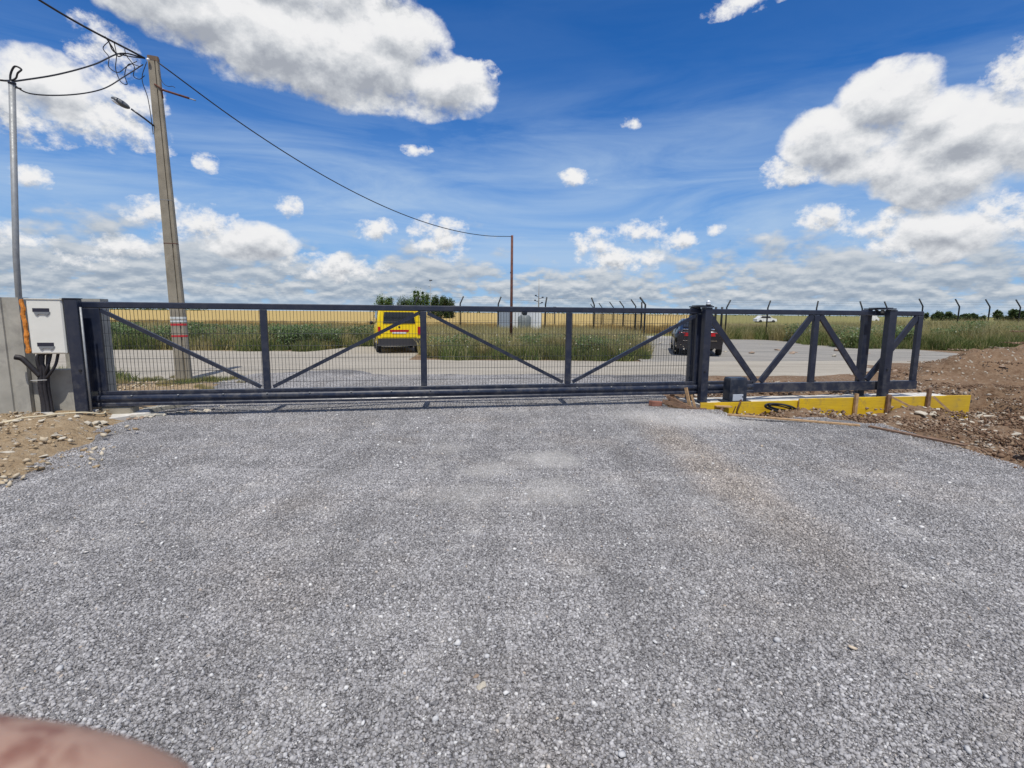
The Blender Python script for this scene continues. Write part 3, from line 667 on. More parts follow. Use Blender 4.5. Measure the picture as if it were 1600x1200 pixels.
bark = mat('bark', (.10, .075, .05), .9, var=.3)
tleaf = [rand_mat('tree_leaf_%s' % n, s, .6, .25) for n, s in (('bright', [(0., (.05, .10, .022)), (1., (.15, .22, .055))]), ('dark', [(0., (.035, .065, .022)), (1., (.10, .14, .05))]))]
def tree(x, y, h, w, kind, label, group, spires=0):
    root = thing('tree', (x, y, 0), label, 'tree', 0, group)
    b = MB(); b.tube([(0, 0, 0), (w * .01, 0, h * .4), (0, w * .01, h * .8)], [h * .03, h * .02, h * .008], 7); b.build('trunk', bark, root)
    for a in range(5):
        an = a * 1.256 + random.random(); l = w * .36
        MB().tube([(0, 0, h * (.28 + .08 * a)), (math.cos(an) * l, math.sin(an) * l, h * (.45 + .09 * a))], [h * .013, h * .004], 5).build('limb', bark, root)
    cl = [(random.uniform(-.5, .5) * w * (1 - .5 * t), random.uniform(-.35, .35) * w, h * (.12 + .72 * t), min(w * random.uniform(.18, .30), h * .3)) for t in np.linspace(0, 1, 22)]
    for k in range(spires):
        sx = w * (-.32 + .64 * (k + .5) / spires) + random.uniform(-.1, .1)
        hh = h * random.uniform(.88, 1.08)
        cl += [(sx, 0, hh * t, w * .13 * (1.3 - t)) for t in (.5, .65, .8, .93)]
    n = 7500; c = np.array(cl); k = rng.integers(0, len(c), n); dv = rng.normal(0, 1, (n, 3)); dv /= np.linalg.norm(dv, axis=1)[:, None]
    r = c[k, 3] * rng.random(n) ** .45 * rng.uniform(.8, 1.15, n)
    pc = c[k, :3] + dv * r[:, None] * np.array([1, 1, 1.25]); pc[:, 2] = np.maximum(pc[:, 2], .15)
    V, F = leaves(n, .01, 0, .01, max(.16, w * .034)); V = V.reshape(n, 4, 3); V += (pc - V.mean(1))[:, None, :]
    np_obj('crown', V.reshape(-1, 3), F, tleaf[kind], root)
for (x, y, h, w, kd, lab, sp) in [(-24.6, 100, 4.6, 3.8, 0, 'small bushy green tree at the left end of the far tree group', 2), (-21.0, 101, 3.9, 4.8, 1, 'low dull green tree beside the tallest far tree behind the van', 0),
    (-17.8, 100, 5.5, 4.8, 0, 'tallest bright green tree with upright tips behind the yellow van', 4), (-14.9, 102, 4.9, 3.6, 1, 'dark tree with pointed tips right of the tallest far tree', 3), (-12.6, 99, 4.6, 3.4, 1, 'dark rounded tree at the right end of the far tree group', 1),
    (124.5, 150, 2.7, 9.5, 1, 'round dark bush tree on the right horizon, left one of three', 0), (133, 151, 2.2, 10., 1, 'lowest flat dark bush tree on the right horizon, middle one of three', 0), (147, 150, 3.3, 17., 1, 'widest dark bush tree at the right edge of the horizon', 0)]:
    tree(x, y, h, w, kd, lab, 'far trees behind the van' if x < 0 else 'bush trees on the right horizon', sp)
# distant hedge lines
V, F = leaves(5000, 1., 0, 1, 1.6); V = V.reshape(5000, 4, 3)
q = np.stack([np.concatenate([rng.uniform(-720, -440, 2500), rng.uniform(-200, 1400, 2500)]), rng.uniform(690, 760, 5000), 6.5 * rng.random(5000) ** 1.5], -1); q[:, 2] *= .35 + .65 * (np.sin(q[:, 0] * .021) * .5 + .5)
V += (q - V.mean(1))[:, None, :]
prop(np_obj('distant_hedges', V.reshape(-1, 3), F, tleaf[1]), kind='stuff')

# ------------------------------------------------------------------ the sliding gate
gate = thing('sliding_gate', G(0.97, 0, 0), 'long anthracite cantilever sliding gate closed across the gravel drive', 'gate', GA)
S0 = -.97
def gl(s, off, z): return Vector((s + S0, -off, z))     # local to the gate empty
def gbox(name, s0, s1, off, dep, z0, z1, m=paint, parent=gate, bev=.006):
    b = MB(); b.box(gl((s0 + s1) / 2, off, (z0 + z1) / 2), (s1 - s0, dep, z1 - z0), bev=bev); return b.build(name, m, parent)
gbox('top_rail', -6.27, 8.11, 0, .06, 1.61, 1.70, bev=.012)
gbox('sole_beam', -6.16, 4.50, 0, .06, .352, .402)
# rounded cantilever track under the infill
prof = [(-.055, .185), (-.055, .35), (.03, .35), (.062, .343), (.080, .325), (.086, .30), (.082, .275), (.066, .262), (.066, .235), (.075, .222), (.075, .185)]
MB().loft([[gl(s, o, z) for o, z in prof] for s in (-6.24, 4.50)]).build('cantilever_track', paint, gate)
for s in np.arange(-5.7, 4.4, .62):
    MB().tube([gl(s, .080, .33), gl(s, .080, .348)], .012, 8).build('bolt', galv, gate)
gbox('counterweight_beam', 4.50, 8.10, .01, .10, .185, .352)
gbox('upright', -6.27, -6.04, 0, .058, .403, 1.609)
for s in (-3.85, -1.46, .97, 3.37): gbox('upright', s - .05, s + .05, 0, .058, .403, 1.609)
gbox('upright', 5.69, 5.80, 0, .075, .353, 1.609); gbox('upright', 7.99, 8.10, 0, .075, .353, 1.609)
def brace(a, b, w, off=.0, dep=.045):
    MB().bar(gl(a[0], off, a[1]), gl(b[0], off, b[1]), w, dep).build('brace', paint, gate)
brace((-6.03, 1.58), (-3.94, .43), .055); brace((-3.76, .43), (-1.53, 1.58), .055)
brace((-1.39, 1.58), (.88, .43), .055); brace((1.06, .43), (3.30, 1.58), .055)
brace((3.55, 1.60), (4.58, .375), .105); brace((4.68, .375), (5.66, 1.60), .105)
brace((5.83, 1.60), (6.86, .375), .105); brace((6.98, .375), (7.99, 1.60), .105)
for a, b in ((-6.05, -3.90), (-3.80, -1.51), (-1.41, .92), (1.02, 3.32)):
    mb = MB(); n = int((b - a) / .05); off = -.034
    for i in range(n + 1):
        s = a + (b - a) * (i + .5) / (n + 1); mb.tube([gl(s, off, .405), gl(s, off, 1.605)], .0034, 4, False)
    for z in np.arange(.50, 1.60, .187): mb.tube([gl(a, off - .005, z), gl(b, off - .005, z)], .0042, 4, False); 
    mb.build('wire_mesh_panel', wirem, gate, fix=False)
gbox('end_cap', -6.262, -6.243, .01, .14, .185, .35, black, bev=0)

# portals: two posts and a roller plate each
def portal(s, sb, lab, wf, dome=False):
    t = thing('guide_post', G(s, 0, 0), lab, 'gate post', GA, 'posts that carry and guide the sliding gate')
    L = lambda ss, off, z: Vector((ss - s, -off, z))
    MB().box(L(s, .17, .87), (wf, .12, 1.70), bev=.006).build('front_post', paint, t)
    MB().box(L(sb, -.19, .87), (wf, .10, 1.70), bev=.006).build('rear_post', paint, t)
    MB().box(L((s + sb) / 2, 0, 1.735), (wf + .06, .50, .022)).build('roller_plate', paint, t)
    MB().box(L((s + sb) / 2, .02, 1.755), (.20, .34, .012)).build('bracket', paint2, t)
    for o in (.065, -.065): MB().tube([L((s + sb) / 2, o, 1.655), L((s + sb) / 2, o, 1.72)], .03, 12).build('guide_roller', galv, t)
    MB().box(L(sb - .12, .05, 1.725), (.16, .03, .02)).build('stop_tab', black, t)
    MB().tube([L(s - .02, .232, .60), L(s - .02, .245, .60)], .016, 10).build('photocell', black, t)
    MB().box(L(s, .17, .012 + .07), (wf + .08, .20, .012)).build('foot_plate', paint, t)
    return t
portal(3.42, 3.38, 'dark guide post pair beside the motor, with a clear dome lamp on top', .13)
portal(7.20, 7.03, 'dark guide post pair nearest the right end of the gate', .16)
wl = thing('warning_lamp', G(3.43, .17, 1.746), 'small clear dome warning lamp on top of the guide post', 'lamp', GA)
MB().tube([(0, 0, 0), (0, 0, .03)], .042, 14).build('lamp_base', black, wl)
b = MB(); b.tube([(0, 0, .03), (0, 0, .06)], .036, 14, False); b.sphere((0, 0, .06), .036, 14, 6, half=True, sc=(1, 1, 1.2)); b.build('lamp_dome', clear, wl)
# left catch post
cp = thing('catch_post', G(-6.25, .22, 0), 'dark catch post at the left end of the gate by the white cabinet', 'gate post', GA)
MB().box((0, 0, .85), (.16, .12, 1.76), bev=.006).build('post', paint, cp)
MB().box((0, 0, 1.737), (.175, .135, .012)).build('cap', paint, cp)
MB().tube([(.115, -.05, .05), (.115, -.05, 1.62)], .013, 8).build('safety_strip', galv, cp)
MB().box((.04, -.066, .74), (.03, .02, .03)).build('photocell', black, cp)
MB().tube(crom([(.13, -.04, .12), (.2, -.07, .13), (.27, -.04, .11), (.3, -.06, .12)]), .009, 6).build('cable_end', cablem, cp)
# motor
mo = thing('gate_motor', G(3.98, .29, .072), 'dark gate motor with light grey front panel on a base plate', 'gate motor', GA)
MB().box((.0, 0, .012), (.48, .26, .024)).build('base_plate', paint2, mo)
b = MB(); r0 = [(-.165, -.10, .025), (.165, -.10, .025), (.165, .11, .025), (-.165, .11, .025)]
b.loft([r0, [(x, y * .99, .30) for x, y, z in r0], [(x * .99, y * .95, .40) for x, y, z in r0], [(x * .93, y * .80, .435) for x, y, z in r0]]); b.build('housing', paint2, mo)
MB().box((-.01, -.108, .085), (.20, .016, .115), bev=.004).build('front_panel', mat('panel_grey', (.46, .50, .55), .4, var=.05), mo)
MB().tube([(.075, -.114, .10), (.075, -.120, .10)], .011, 10).build('key_lock', black, mo)
MB().tube([(.035, -.114, .115), (.035, -.119, .115)], .005, 8).build('indicator', black, mo)
MB().tube([(.0, .115, .16), (.0, .19, .16)], .05, 12).build('drive_pinion', galv, mo)

# ------------------------------------------------------------------ concrete strip and yellow formwork
cs_ = thing('concrete_foundation', G(6.3, .0, 0), 'pale fresh concrete strip under the gate tail, behind the yellow boards', 'foundation', GA)
b = MB(); n = 40; rings = []
for i in range(n + 1):
    s = 3.28 + 5.56 * i / n - 6.3; w = .01 * mnoise.noise(Vector((s * 3, 0, 0)))
    rings.append([(s, -.385, -.35), (s, -.385, .035 + w), (s, -.1, .042 + w), (s, .2, .04 - w), (s, .40, .03 + w), (s, .40, -.35)])
b.loft(rings); b.build('strip', conc_w, cs_)
def text_obj(name, s, size, m, parent, loc, rot):
    c = bpy.data.curves.new(name, 'FONT'); c.body = s; c.size = size; c.align_x = 'CENTER'; c.extrude = .0006
    o = bpy.data.objects.new(name, c); COL.objects.link(o); bpy.context.view_layer.update()
    me = bpy.data.meshes.new_from_object(o.evaluated_get(bpy.context.evaluated_depsgraph_get())); bpy.data.objects.remove(o)
    me.materials.clear(); me.materials.append(m); t = link(name, me, parent); t.location = loc; t.rotation_euler = rot; return t
ink = mat('stencil_ink', (.10, .055, .01), .8)
def board(s0, s1, off, z0, z1, lab, txt=None, th=.027, tilt=0.):
    t = thing('formwork_board', G((s0 + s1) / 2, off, z0), lab, 'board', GA, 'yellow formwork boards along the concrete strip')
    t.rotation_euler = (tilt, 0, GA)
    b = MB(); b.box((0, 0, (z1 - z0) / 2), (s1 - s0, th, z1 - z0), bev=.003); b.build('panel', yboard, t)
    for sg in (-1, 1): MB().box((sg * ((s1 - s0) / 2 + .0015), 0, (z1 - z0) / 2), (.003, th * .9, (z1 - z0) * .96)).build('end_grain', wood, t)
    if txt:
        for x, w_, st_ in txt: text_obj('stencil', w_, st_, ink, t, (x, -th / 2 - .001, (z1 - z0) * .45), (math.pi / 2, 0, 0))
    return t
board(3.24, 5.19, .42, -.34, .085, 'leftmost yellow board, dusty, with the black cable coil hanging in front', [(-.35, '2 FORMAT', .048), (.62, 'FORM', .048)])
board(5.14, 7.02, .455, -.38, .125, 'bright yellow board right of the cable coil, reaching the third wooden stake', [(-.15, 'ONE 2 FORM', .052)], tilt=.03)
board(7.04, 8.88, .46, -.46, .115, 'rightmost dull yellow board with its free end over the pit', None, tilt=.02)
def stake(s, off, z0, z1, lab, w=.05, lean=(0, 0), m=wood, d=.045):
    t = link('wooden_stake', None) if False else None
    b = MB(); b.bar((0, 0, z0), (lean[0], lean[1], z1), w, d, up=(1, 0, 0)); b.add([(lean[0] - w * .4, lean[1], z1), (lean[0] + w * .4, lean[1], z1), (lean[0], lean[1], z1 + .005)], [(0, 1, 2)])
    o = b.build('wooden_stake', m); o.location = G(s, off, 0); o.rotation_euler = (0, 0, GA); return prop(o, lab, 'stake', 'wooden stakes holding the yellow boards')
stake(6.28, .52, -.35, .20, 'light wooden stake in front of the bright yellow board, pale side lit', .055)
stake(6.98, .52, -.35, .17, 'brown wooden stake in front of the dark right guide post', .075, m=wood_d)
stake(7.86, .52, -.40, .27, 'tallest stake, standing at the right end of the gate', .07, m=wood_d)
stake(3.10, -.32, -.1, .32, 'dark stake behind the gate mesh beside the guide post', .07, m=wood_d)
stake(6.33, -.60, -.1, .30, 'short brown stake seen under the truss behind the gate', .085, m=wood_d)
def stick(a, b_, w, d, m, lab, cat='wood strip', grp=None, name='wood_strip'):
    mid = (Vector(a) + Vector(b_)) / 2; mb = MB(); mb.bar(Vector(a) - mid, Vector(b_) - mid, w, d); o = mb.build(name, m); o.location = mid; return prop(o, lab, cat, grp)
stick(G(7.00, .56, .13), G(7.2, .78, -.02), .035, .025, wood, 'pale strip leaning from the brown stake down to the rubble')
stick(G(7.92, .56, .12), G(8.18, .76, -.20), .035, .025, wood, 'pale strip leaning down right from the tallest stake')
stick(G(3.62, .50, .02), G(3.50, .56, -.22), .055, .04, wood_d, 'short broken wood piece leaning on the leftmost yellow board')
stick(G(3.50, .47, .03), G(3.78, .50, .02), .02, .09, wood, 'pale wood scrap lying across the top of the short broken piece')
stick((3.42, 7.98, .035), (5.05, 7.28, .03), .022, .07, wood, 'long pale lath lying along the edge of the gravel, left length')
stick((5.15, 7.22, .03), (5.60, 6.15, .03), .022, .07, wood_d, 'long darker lath lying along the gravel edge, right length')
DEB = 'broken timber pieces at the foot of the guide post'
for i, (a, b_, w, m, lab) in enumerate([
    ((2.62, .25, .10), (3.15, .52, -.02), .06, wood_d, 'reddish broken plank lying lengthwise left of the yellow boards'),
    ((2.75, .16, .16), (3.05, .48, .0), .05, wood_d, 'short reddish splinter propped over the broken plank'),
    ((3.08, .40, -.05), (3.02, .30, .34), .05, wood, 'pale upright split stake left of the yellow boards'),
    ((3.17, .42, -.05), (3.10, .36, .22), .035, wood, 'thin pale splinter beside the upright split stake'),
    ((2.9, .55, .02), (3.25, .60, .0), .045, wood_d, 'flat dark plank end touching the left edge of the boards')]):
    stick(G(*a), G(*b_), w, .03, m, lab, 'broken plank', DEB, 'broken_plank')
# brick lump
bk = MB(); bk.box((0, 0, 0), (.22, .11, .09), bev=.008); o = bk.build('brick_lump', mat('brick_red', (.26, .11, .075), .9, var=.3, bump=.4)); o.location = G(2.52, .20, .05); o.rotation_euler = (0, .1, .4); prop(o, 'reddish brick lump under the gate rail left of the timber', 'brick')
# cable coil on the first board
pts = []
for i in range(90):
    a = i / 90 * 2 * math.pi * 5; k = i / 90
    pts.append((.30 * math.cos(a) * (1 - .1 * k) + .05 * math.sin(a * .4), -.04 - .035 * math.sin(a * .7), .055 * math.sin(a) + .02 * math.sin(a * .31) - .13 * math.cos(a) * .35))
cc = thing('cable_coil', G(4.72, .50, -.02), 'coil of black cable hanging on the leftmost yellow board', 'cable', GA)
MB().tube(crom(pts, 2), .013, 7).build('coil', cablem, cc)
MB().tube(crom([(-.28, -.03, -.06), (-.45, -.04, -.14), (-.62, -.05, -.20), (-.76, -.04, -.17), (-.84, -.03, -.05), (-.80, -.02, .08), (-.72, .04, .14), (-.70, .12, .12)]), .013, 7).build('lead', mat('brown_cable', (.09, .035, .012), .6), cc)
MB().tube(crom([(-1.0, -.03, -.22), (-.93, -.03, -.10), (-.86, -.02, .05)]), .009, 6).build('tail', mat('brown_cable', (0, 0, 0)), cc)

# ------------------------------------------------------------------ left: pillar, cabinet, wall
def groove_pillar(name, s, off, w, d, h, lab, z0=-.2, gv=None):
    t = thing(name, G(s, off, 0), lab, 'pillar', GA)
    x0, x1, y0, y1 = -w / 2, w / 2, -d / 2, d / 2
    pr = [(x0, y0)] + ([(gv - .03, y0), (gv - .022, y0 + .022), (gv + .022, y0 + .022), (gv + .03, y0)] if gv is not None else []) + [(x1, y0), (x1, y1), (x0, y1)]
    MB().loft([[(x, y, z) for x, y in pr] for z in (z0, h)]).build('shaft', conc, t); return t
groove_pillar('concrete_pillar', -7.25, -.02, .52, .20, 1.745, 'tall pale concrete pillar with a vertical groove left of the cabinet', gv=.07)
groove_pillar('concrete_pillar', -6.56, -.60, .54, .22, 1.75, 'grey concrete pillar standing behind the left end of the gate')
MB().box((0, 0, 0), (.2, .24, .012)).build('x', paint) if False else None
lw = thing('low_wall', G(-6.68, -.06, 0), 'low grey concrete wall under the white cabinet', 'wall', GA)
MB().box((0, 0, .265), (.62, .14, .93), bev=.008).build('wall_block', conc, lw)
cab = thing('electric_cabinet', G(-6.57, .16, .975), 'white electric cabinet with two dark slotted handles beside the gate post', 'electric cabinet', GA)
MB().box((0, 0, .372), (.43, .22, .745), bev=.012).build('housing', white, cab)
MB().box((0, -.112, .372), (.40, .006, .715), bev=.002).build('door', white, cab)
for zz_, xx_ in ((.60, -.04), (.13, -.03)):
    MB().box((xx_, -.1165, zz_), (.20, .004, .05)).build('handle_slot', mat('slot_dark', (.02, .02, .035), .5), cab)
    b = MB(); pr = [(-.09, 0), (-.085, -.03), (-.06, -.05), (-.035, -.03), (.03, -.03), (.055, -.05), (.08, -.03), (.10, 0)]
    b.loft([[(xx_ + x + .01, y, zz_ - .025 + z) for x, z in pr] for y in (-.116, -.128)]); b.build('slot_shadow', mat('slot_shadow_grey', (.20, .21, .22), .5), cab)  # grey two-bumped shape stands in for the shadow cast below the slot
MB().box((0, 0, .75), (.45, .25, .012)).build('top_cover', white, cab)
of = thing('orange_foam_strip', G(-6.865, .20, 0.98), 'crumpled orange foam strip wedged between pillar and white cabinet', 'foam strip', GA)
b = MB(); rr = []
for i in range(26):
    z = .74 * i / 25; a = .5 + .5 * mnoise.noise(Vector((z * 14, 0, 0))); w = .014 + .026 * a
    cx = .02 * mnoise.noise(Vector((z * 9, 4, 0))) - .01 * (i > 17)
    rr.append([(cx + w * math.cos(k * math.pi / 4) * (1 + .3 * mnoise.noise(Vector((z * 20, k, 0)))), w * .8 * math.sin(k * math.pi / 4), z) for k in range(8)])
b.loft(rr); b.build('foam', orange, of)
cb = thing('conduit_bundle', G(-6.76, .14, 0), 'bundle of dark corrugated conduits rising from the earth to the cabinet', 'conduits', GA)
def corr(pts, r, name='conduit'):
    P = crom(pts, 26); rs = [r * (1.13 if i % 2 else .92) for i in range(len(P))]; MB().tube(P, rs, 9).build(name, hdpe, cb)
for i, (x, y) in enumerate(((-.055, 0), (-.015, -.03), (.025, -.03), (.045, .0))):
    top = [(-.10 + .1 * i / 5, -.0, .86), (x * .8 + .02, y, .97)]
    corr([(x * 1.3 + .03, y - .04, -.06), (x + .01, y, .25), (x, y, .50), (x + .02, y, .72), (x * .8 + .05 * (i % 2), y, .90), (x * .9 + .05, y + .02, 1.0)], .024)
corr([(.05, -.03, .62), (.12, -.04, .70), (.19, -.03, .82), (.22, 0, .98)], .018); corr([(.04, -.03, .66), (.09, -.05, .76), (.12, -.03, .88), (.13, 0, .98)], .018)
corr([(-.02, -.03, .66), (-.12, -.06, .82), (-.19, -.07, .91), (-.26, -.08, .93)], .034, 'conduit_stub')
for z in (.60, .14): MB().tube([(-.11, -.075, z), (.09, -.075, z + .005)], .004, 5).build('cable_tie', platem, cb)

# slabs and rope at the foot of the catch post
def slab(name, pos, size, rz, tilt, m, lab, cat='slab', grp=None):
    b = MB(); b.box((0, 0, 0), size, bev=min(size) * .12); o = b.build(name, m); o.location = pos; o.rotation_euler = (tilt[0], tilt[1], rz); return prop(o, lab, cat, grp)
GS = 'broken concrete slabs at the foot of the catch post'
slab('concrete_slab', (-5.72, 7.42, .03), (.62, .30, .08), .75, (.05, -.05), conc_w, 'pale broken slab right at the foot of the catch post', grp=GS)
slab('concrete_slab', (-5.35, 7.86, .10), (.66, .10, .07), .62, (.1, -.12), conc, 'narrow grey slab standing on edge under the left end of the gate', grp=GS)
slab('concrete_slab', (-5.42, 7.48, .03), (.42, .12, .05), .6, (.1, .0), conc, 'thin flat slab lying beside the edge of the gravel', grp=GS)
slab('concrete_block', G(-5.93, -.05, .06), (.42, .22, .24), GA, (0, 0), conc_d, 'greenish grey concrete block under the left end of the gate rail', 'block')
slab('concrete_chip', G(-6.18, .10, .08), (.07, .07, .14), GA, (0, 0), conc_w, 'small upright pale chip between catch post and block', 'block')
for i in range(26):
    a = random.random(); x = -5.6 + .95 * a + random.uniform(-.1, .1); y = 7.25 + .95 * a + random.uniform(-.12, .12)
    put_rock(x, y, random.uniform(.05, .13), random.choice(['pale', 'brown', 'pale']), 'rubble stone between the catch post and the gravel edge', 'rubble stones below the left end of the gate', .02)
rp = [(-5.88, 7.28), (-5.83, 7.15), (-5.95, 7.0), (-6.15, 6.86), (-6.25, 6.70), (-6.38, 6.55), (-6.52, 6.46), (-6.6, 6.42), (-6.55, 6.50), (-6.42, 6.56)]
prop(MB().tube(crom([(x, y, height(x, y) + .025) for x, y in rp]), .012, 6).build('rope', cord), 'beige rope lying in a curve on the dry earth below the catch post', 'rope')
# flowering plant at the left edge
fp = thing('flowering_plant', (-8.35, 7.95, 0), 'leafy plant with pink and white blooms at the left edge beside the pillar', 'plant')
V, F = leaves(420, .42, .05, .62, .07); np_obj('foliage', V, F, lef, fp)
V, F = leaves(46, .38, .55, .74, .045); np_obj('blooms', V, F, rand_mat('bloom', [(0., (.75, .15, .16)), (.5, (.7, .32, .28)), (1., (.75, .7, .66))], .6, .3), fp)
bkt = thing('bucket', (6.06, 5.68, height(6.06, 5.68) - .02), 'dark purple bucket cut off by the right edge of the photo', 'bucket')
b = MB(); b.tube([(0, 0, 0), (0, 0, .26)], [.11, .145], 20, False); b.add([(.11 * math.cos(a * .314), .11 * math.sin(a * .314), .004) for a in range(20)], [tuple(range(20))]); b.build('pail', mat('purple_plastic', (.06, .012, .09), .5), bkt)
MB().tube([(.148 * math.cos(a * .314), .148 * math.sin(a * .314), .26) for a in range(21)], .007, 6).build('rim', MATS['purple_plastic'], bkt)

# ------------------------------------------------------------------ poles and cables
pole = thing('utility_pole', (-7.38, 11.42, 0), 'tall tapered concrete utility pole with street lamp and red and white bands', 'utility pole', .45)
def pole_ring(z):
    k = 1 - .40 * z / 6.8; w, d = .155 * k, .125 * k
    r_ = [(-w, -d * .7, z), (-w * .75, -d, z), (w * .22, -d, z), (w * .26, -d + .03, z), (w * .36, -d + .03, z), (w * .40, -d, z), (w * .8, -d, z), (w, -d * .7, z), (w, d, z), (-w, d, z)]
    return [(x - .014 * z, y, z) for x, y, z in r_]
MB().loft([pole_ring(z) for z in (-.3, 1, 2, 3, 4, 5, 6, 6.72)]).build('shaft', conc_d, pole)
MB().loft([[(x * 1.05 + .005, y * 1.05, z + dz) for x, y, z in [q for i, q in enumerate(pole_ring(6.70)) if i not in (2, 3, 4, 5)]] for dz in (-.04, .05)]).build('cap', mat('pole_top', (.16, .11, .075), .9, var=.3), pole)
for z, h_, m in ((1.395, .045, whitet), (1.325, .05, whitet), (1.25, .045, redt), (1.0, .04, redt), (3.0, .015, rust), (3.9, .012, galv)):
    rr = [[(x * 1.02, y * 1.02, zz_) for x, y, _ in [q for i, q in enumerate(pole_ring(z)) if i not in (3, 4)]] for zz_ in (z, z + h_)]
    MB().loft(rr).build('band', m, pole)
MB().tube([(-.155, -.06, 5.37), (-.30, -.25, 5.45), (-.50, -.3, 5.58)], .018, 8).build('lamp_arm', paint2, pole)
b = MB(); b.sphere((0, 0, 0), .17, 14, 10, sc=(1.0, .42, .36)); lh = b.build('lamp_head', mat('lamp_shell', (.09, .10, .11), .4, var=.2), pole); lh.location = (-.66, -.32, 5.66); lh.rotation_euler = (0, .50, 0)
b = MB(); b.sphere((0, 0, 0), .11, 14, 8, sc=(1.0, .5, .35)); gb = b.build('lamp_glass', clear, pole); gb.location = (-.71, -.32, 5.655); gb.rotation_euler = (0, .50, 0)
MB().tube([(.0, -.08, 6.12), (.52, -.30, 5.96)], .022, 8).build('pipe_arm', rust, pole)
MB().tube([(.52, -.30, 5.96), (.64, -.35, 5.92)], .012, 8).build('pipe_tip', galv, pole)
MB().tube([(-.10, -.09, 6.2), (.02, -.10, 6.13), (.03, -.07, 5.95)], .014, 6).build('clamp', rust, pole)
MB().sphere((-.17, -.12, 6.64), .03).build('insulator', mat('porcelain', (.8, .8, .8), .15), pole)
MB().tube(crom([(-.20, -.10, 6.6), (-.30, -.12, 6.25), (-.23, -.12, 5.9), (-.20, -.11, 5.5), (-.19, -.10, 5.2)]), .008, 5).build('down_lead', cablem, pole)
tp = thing('metal_post', (-8.05, 8.4, 0), 'thin grey metal post at the left edge holding the overhead cable', 'post')
MB().tube([(-.05, 0, 0), (.08, 0, 2.4), (.34, 0, 5.0)], .042, 12).build('shaft', galv, tp)
MB().tube([(.34, 0, 5.0), (.343, 0, 5.03)], .05, 12).build('cap', paint2, tp)
bp = thing('wooden_pole', (-.05, 20, 0), 'slim dark brown pole standing in the verge beyond the gate', 'pole')
MB().tube([(0, 0, 0), (0, 0, 2.3), (0, 0, 4.5)], [.058, .052, .045], 10).build('shaft', rust, bp)
MB().box((-.05, 0, 3.12), (.03, .06, .05)).build('hook', paint2, bp)
def cable(pts, r, lab, k=10):
    prop(MB().tube(crom(pts, k), r, 6).build('overhead_cable', cablem), lab, 'cable', 'overhead cables meeting at the utility pole')
TOP = Vector((-7.57, 11.28, 6.68))
cable([(-12.5, 4.0, 9.2), (-9.8, 7.8, 7.9), (-8.55, 10.1, 7.08), TOP], .020, 'thick cable running from the pole top up out of the frame')
cable([TOP + Vector((-.45, -.35, .14)), TOP + Vector((-.4, -.3, -.02)), TOP + Vector((-.2, -.2, -.05)), TOP], .012, 'short black jumper looping under the thick cable at the pole')
cable([(-7.73, 8.4, 5.03), (-7.76, 9.3, 5.52), (-7.80, 10.2, 6.08), (-7.82, 10.95, 6.62), TOP], .013, 'upper cable from the metal post to the utility pole')
cable([(-7.73, 8.4, 5.02), (-7.70, 8.7, 4.98), (-7.72, 9.5, 5.28), (-7.75, 10.3, 5.70), (-7.74, 10.9, 6.18), (-7.6, 11.25, 6.55)], .011, 'lower slack cable between the metal post and the utility pole')
cable([(-11.5, 6.3, 4.0), (-9.6, 7.4, 4.5), (-8.2, 8.2, 4.98), (-7.73, 8.4, 5.05), (-7.60, 8.4, 5.16), (-7.56, 8.42, 5.22), (-7.64, 8.4, 5.25), (-7.72, 8.4, 5.12), (-7.71, 8.4, 4.98), (-7.62, 8.45, 4.95)], .014, 'cable looped round the top of the metal post and leaving left')
A = Vector((-7.33, 11.3, 6.62)); B_ = Vector((-.05, 20, 4.46))
cable([A + (B_ - A) * t - Vector((0, 0, 4 * .93 * t * (1 - t))) for t in np.linspace(0, 1, 9)], .013, 'long sagging cable from the utility pole to the slim brown pole', 6)
def loopy(pts, r, lab): prop(MB().tube(crom([TOP + (Vector((-.98, -1.18, .40)) * q if isinstance(q, float) else Vector(q)) for q in pts], 8), r, 5).build('cable_tangle', cablem), lab, 'cable', 'tangled cable loops at the pole top')
loopy([.36, (-.50, -.45, -.02), (-.44, -.4, -.16), (-.46, -.4, -.34), (-.36, -.3, -.40), (-.24, -.2, -.24), (-.1, -.1, -.1)], .008, 'cable loop hanging lowest and furthest left of the utility pole top')
loopy([.42, (-.36, -.4, .03), (-.33, -.3, -.10), (-.22, -.2, .0), (-.05, -.06, .0)], .012, 'thick short jumper loop just under the pole top')
loopy([.33, (-.36, -.3, -.08), (-.40, -.3, -.34), (-.34, -.28, -.56), (-.27, -.2, -.58), (-.30, -.2, -.40), (-.20, -.2, -.2), (-.05, -.1, -.2)], .008, 'narrow drooping loop in the middle of the tangle at the pole top')
loopy([.22, (-.20, -.25, -.06), (-.13, -.15, -.22), (-.16, -.15, -.40), (-.08, -.1, -.44), (.0, -.05, -.35)], .008, 'smallest loop right against the utility pole top')
prop(MB().tube(crom([(-7.3, 11.25, 6.45), (-7.2, 11.2, 6.2), (-7.1, 11.2, 6.12), (-7.0, 11.2, 6.12), (-6.95, 11.2, 6.09)]), .006, 5).build('cable_tangle', cablem), 'short curled wire end sticking out right of the utility pole top', 'cable')

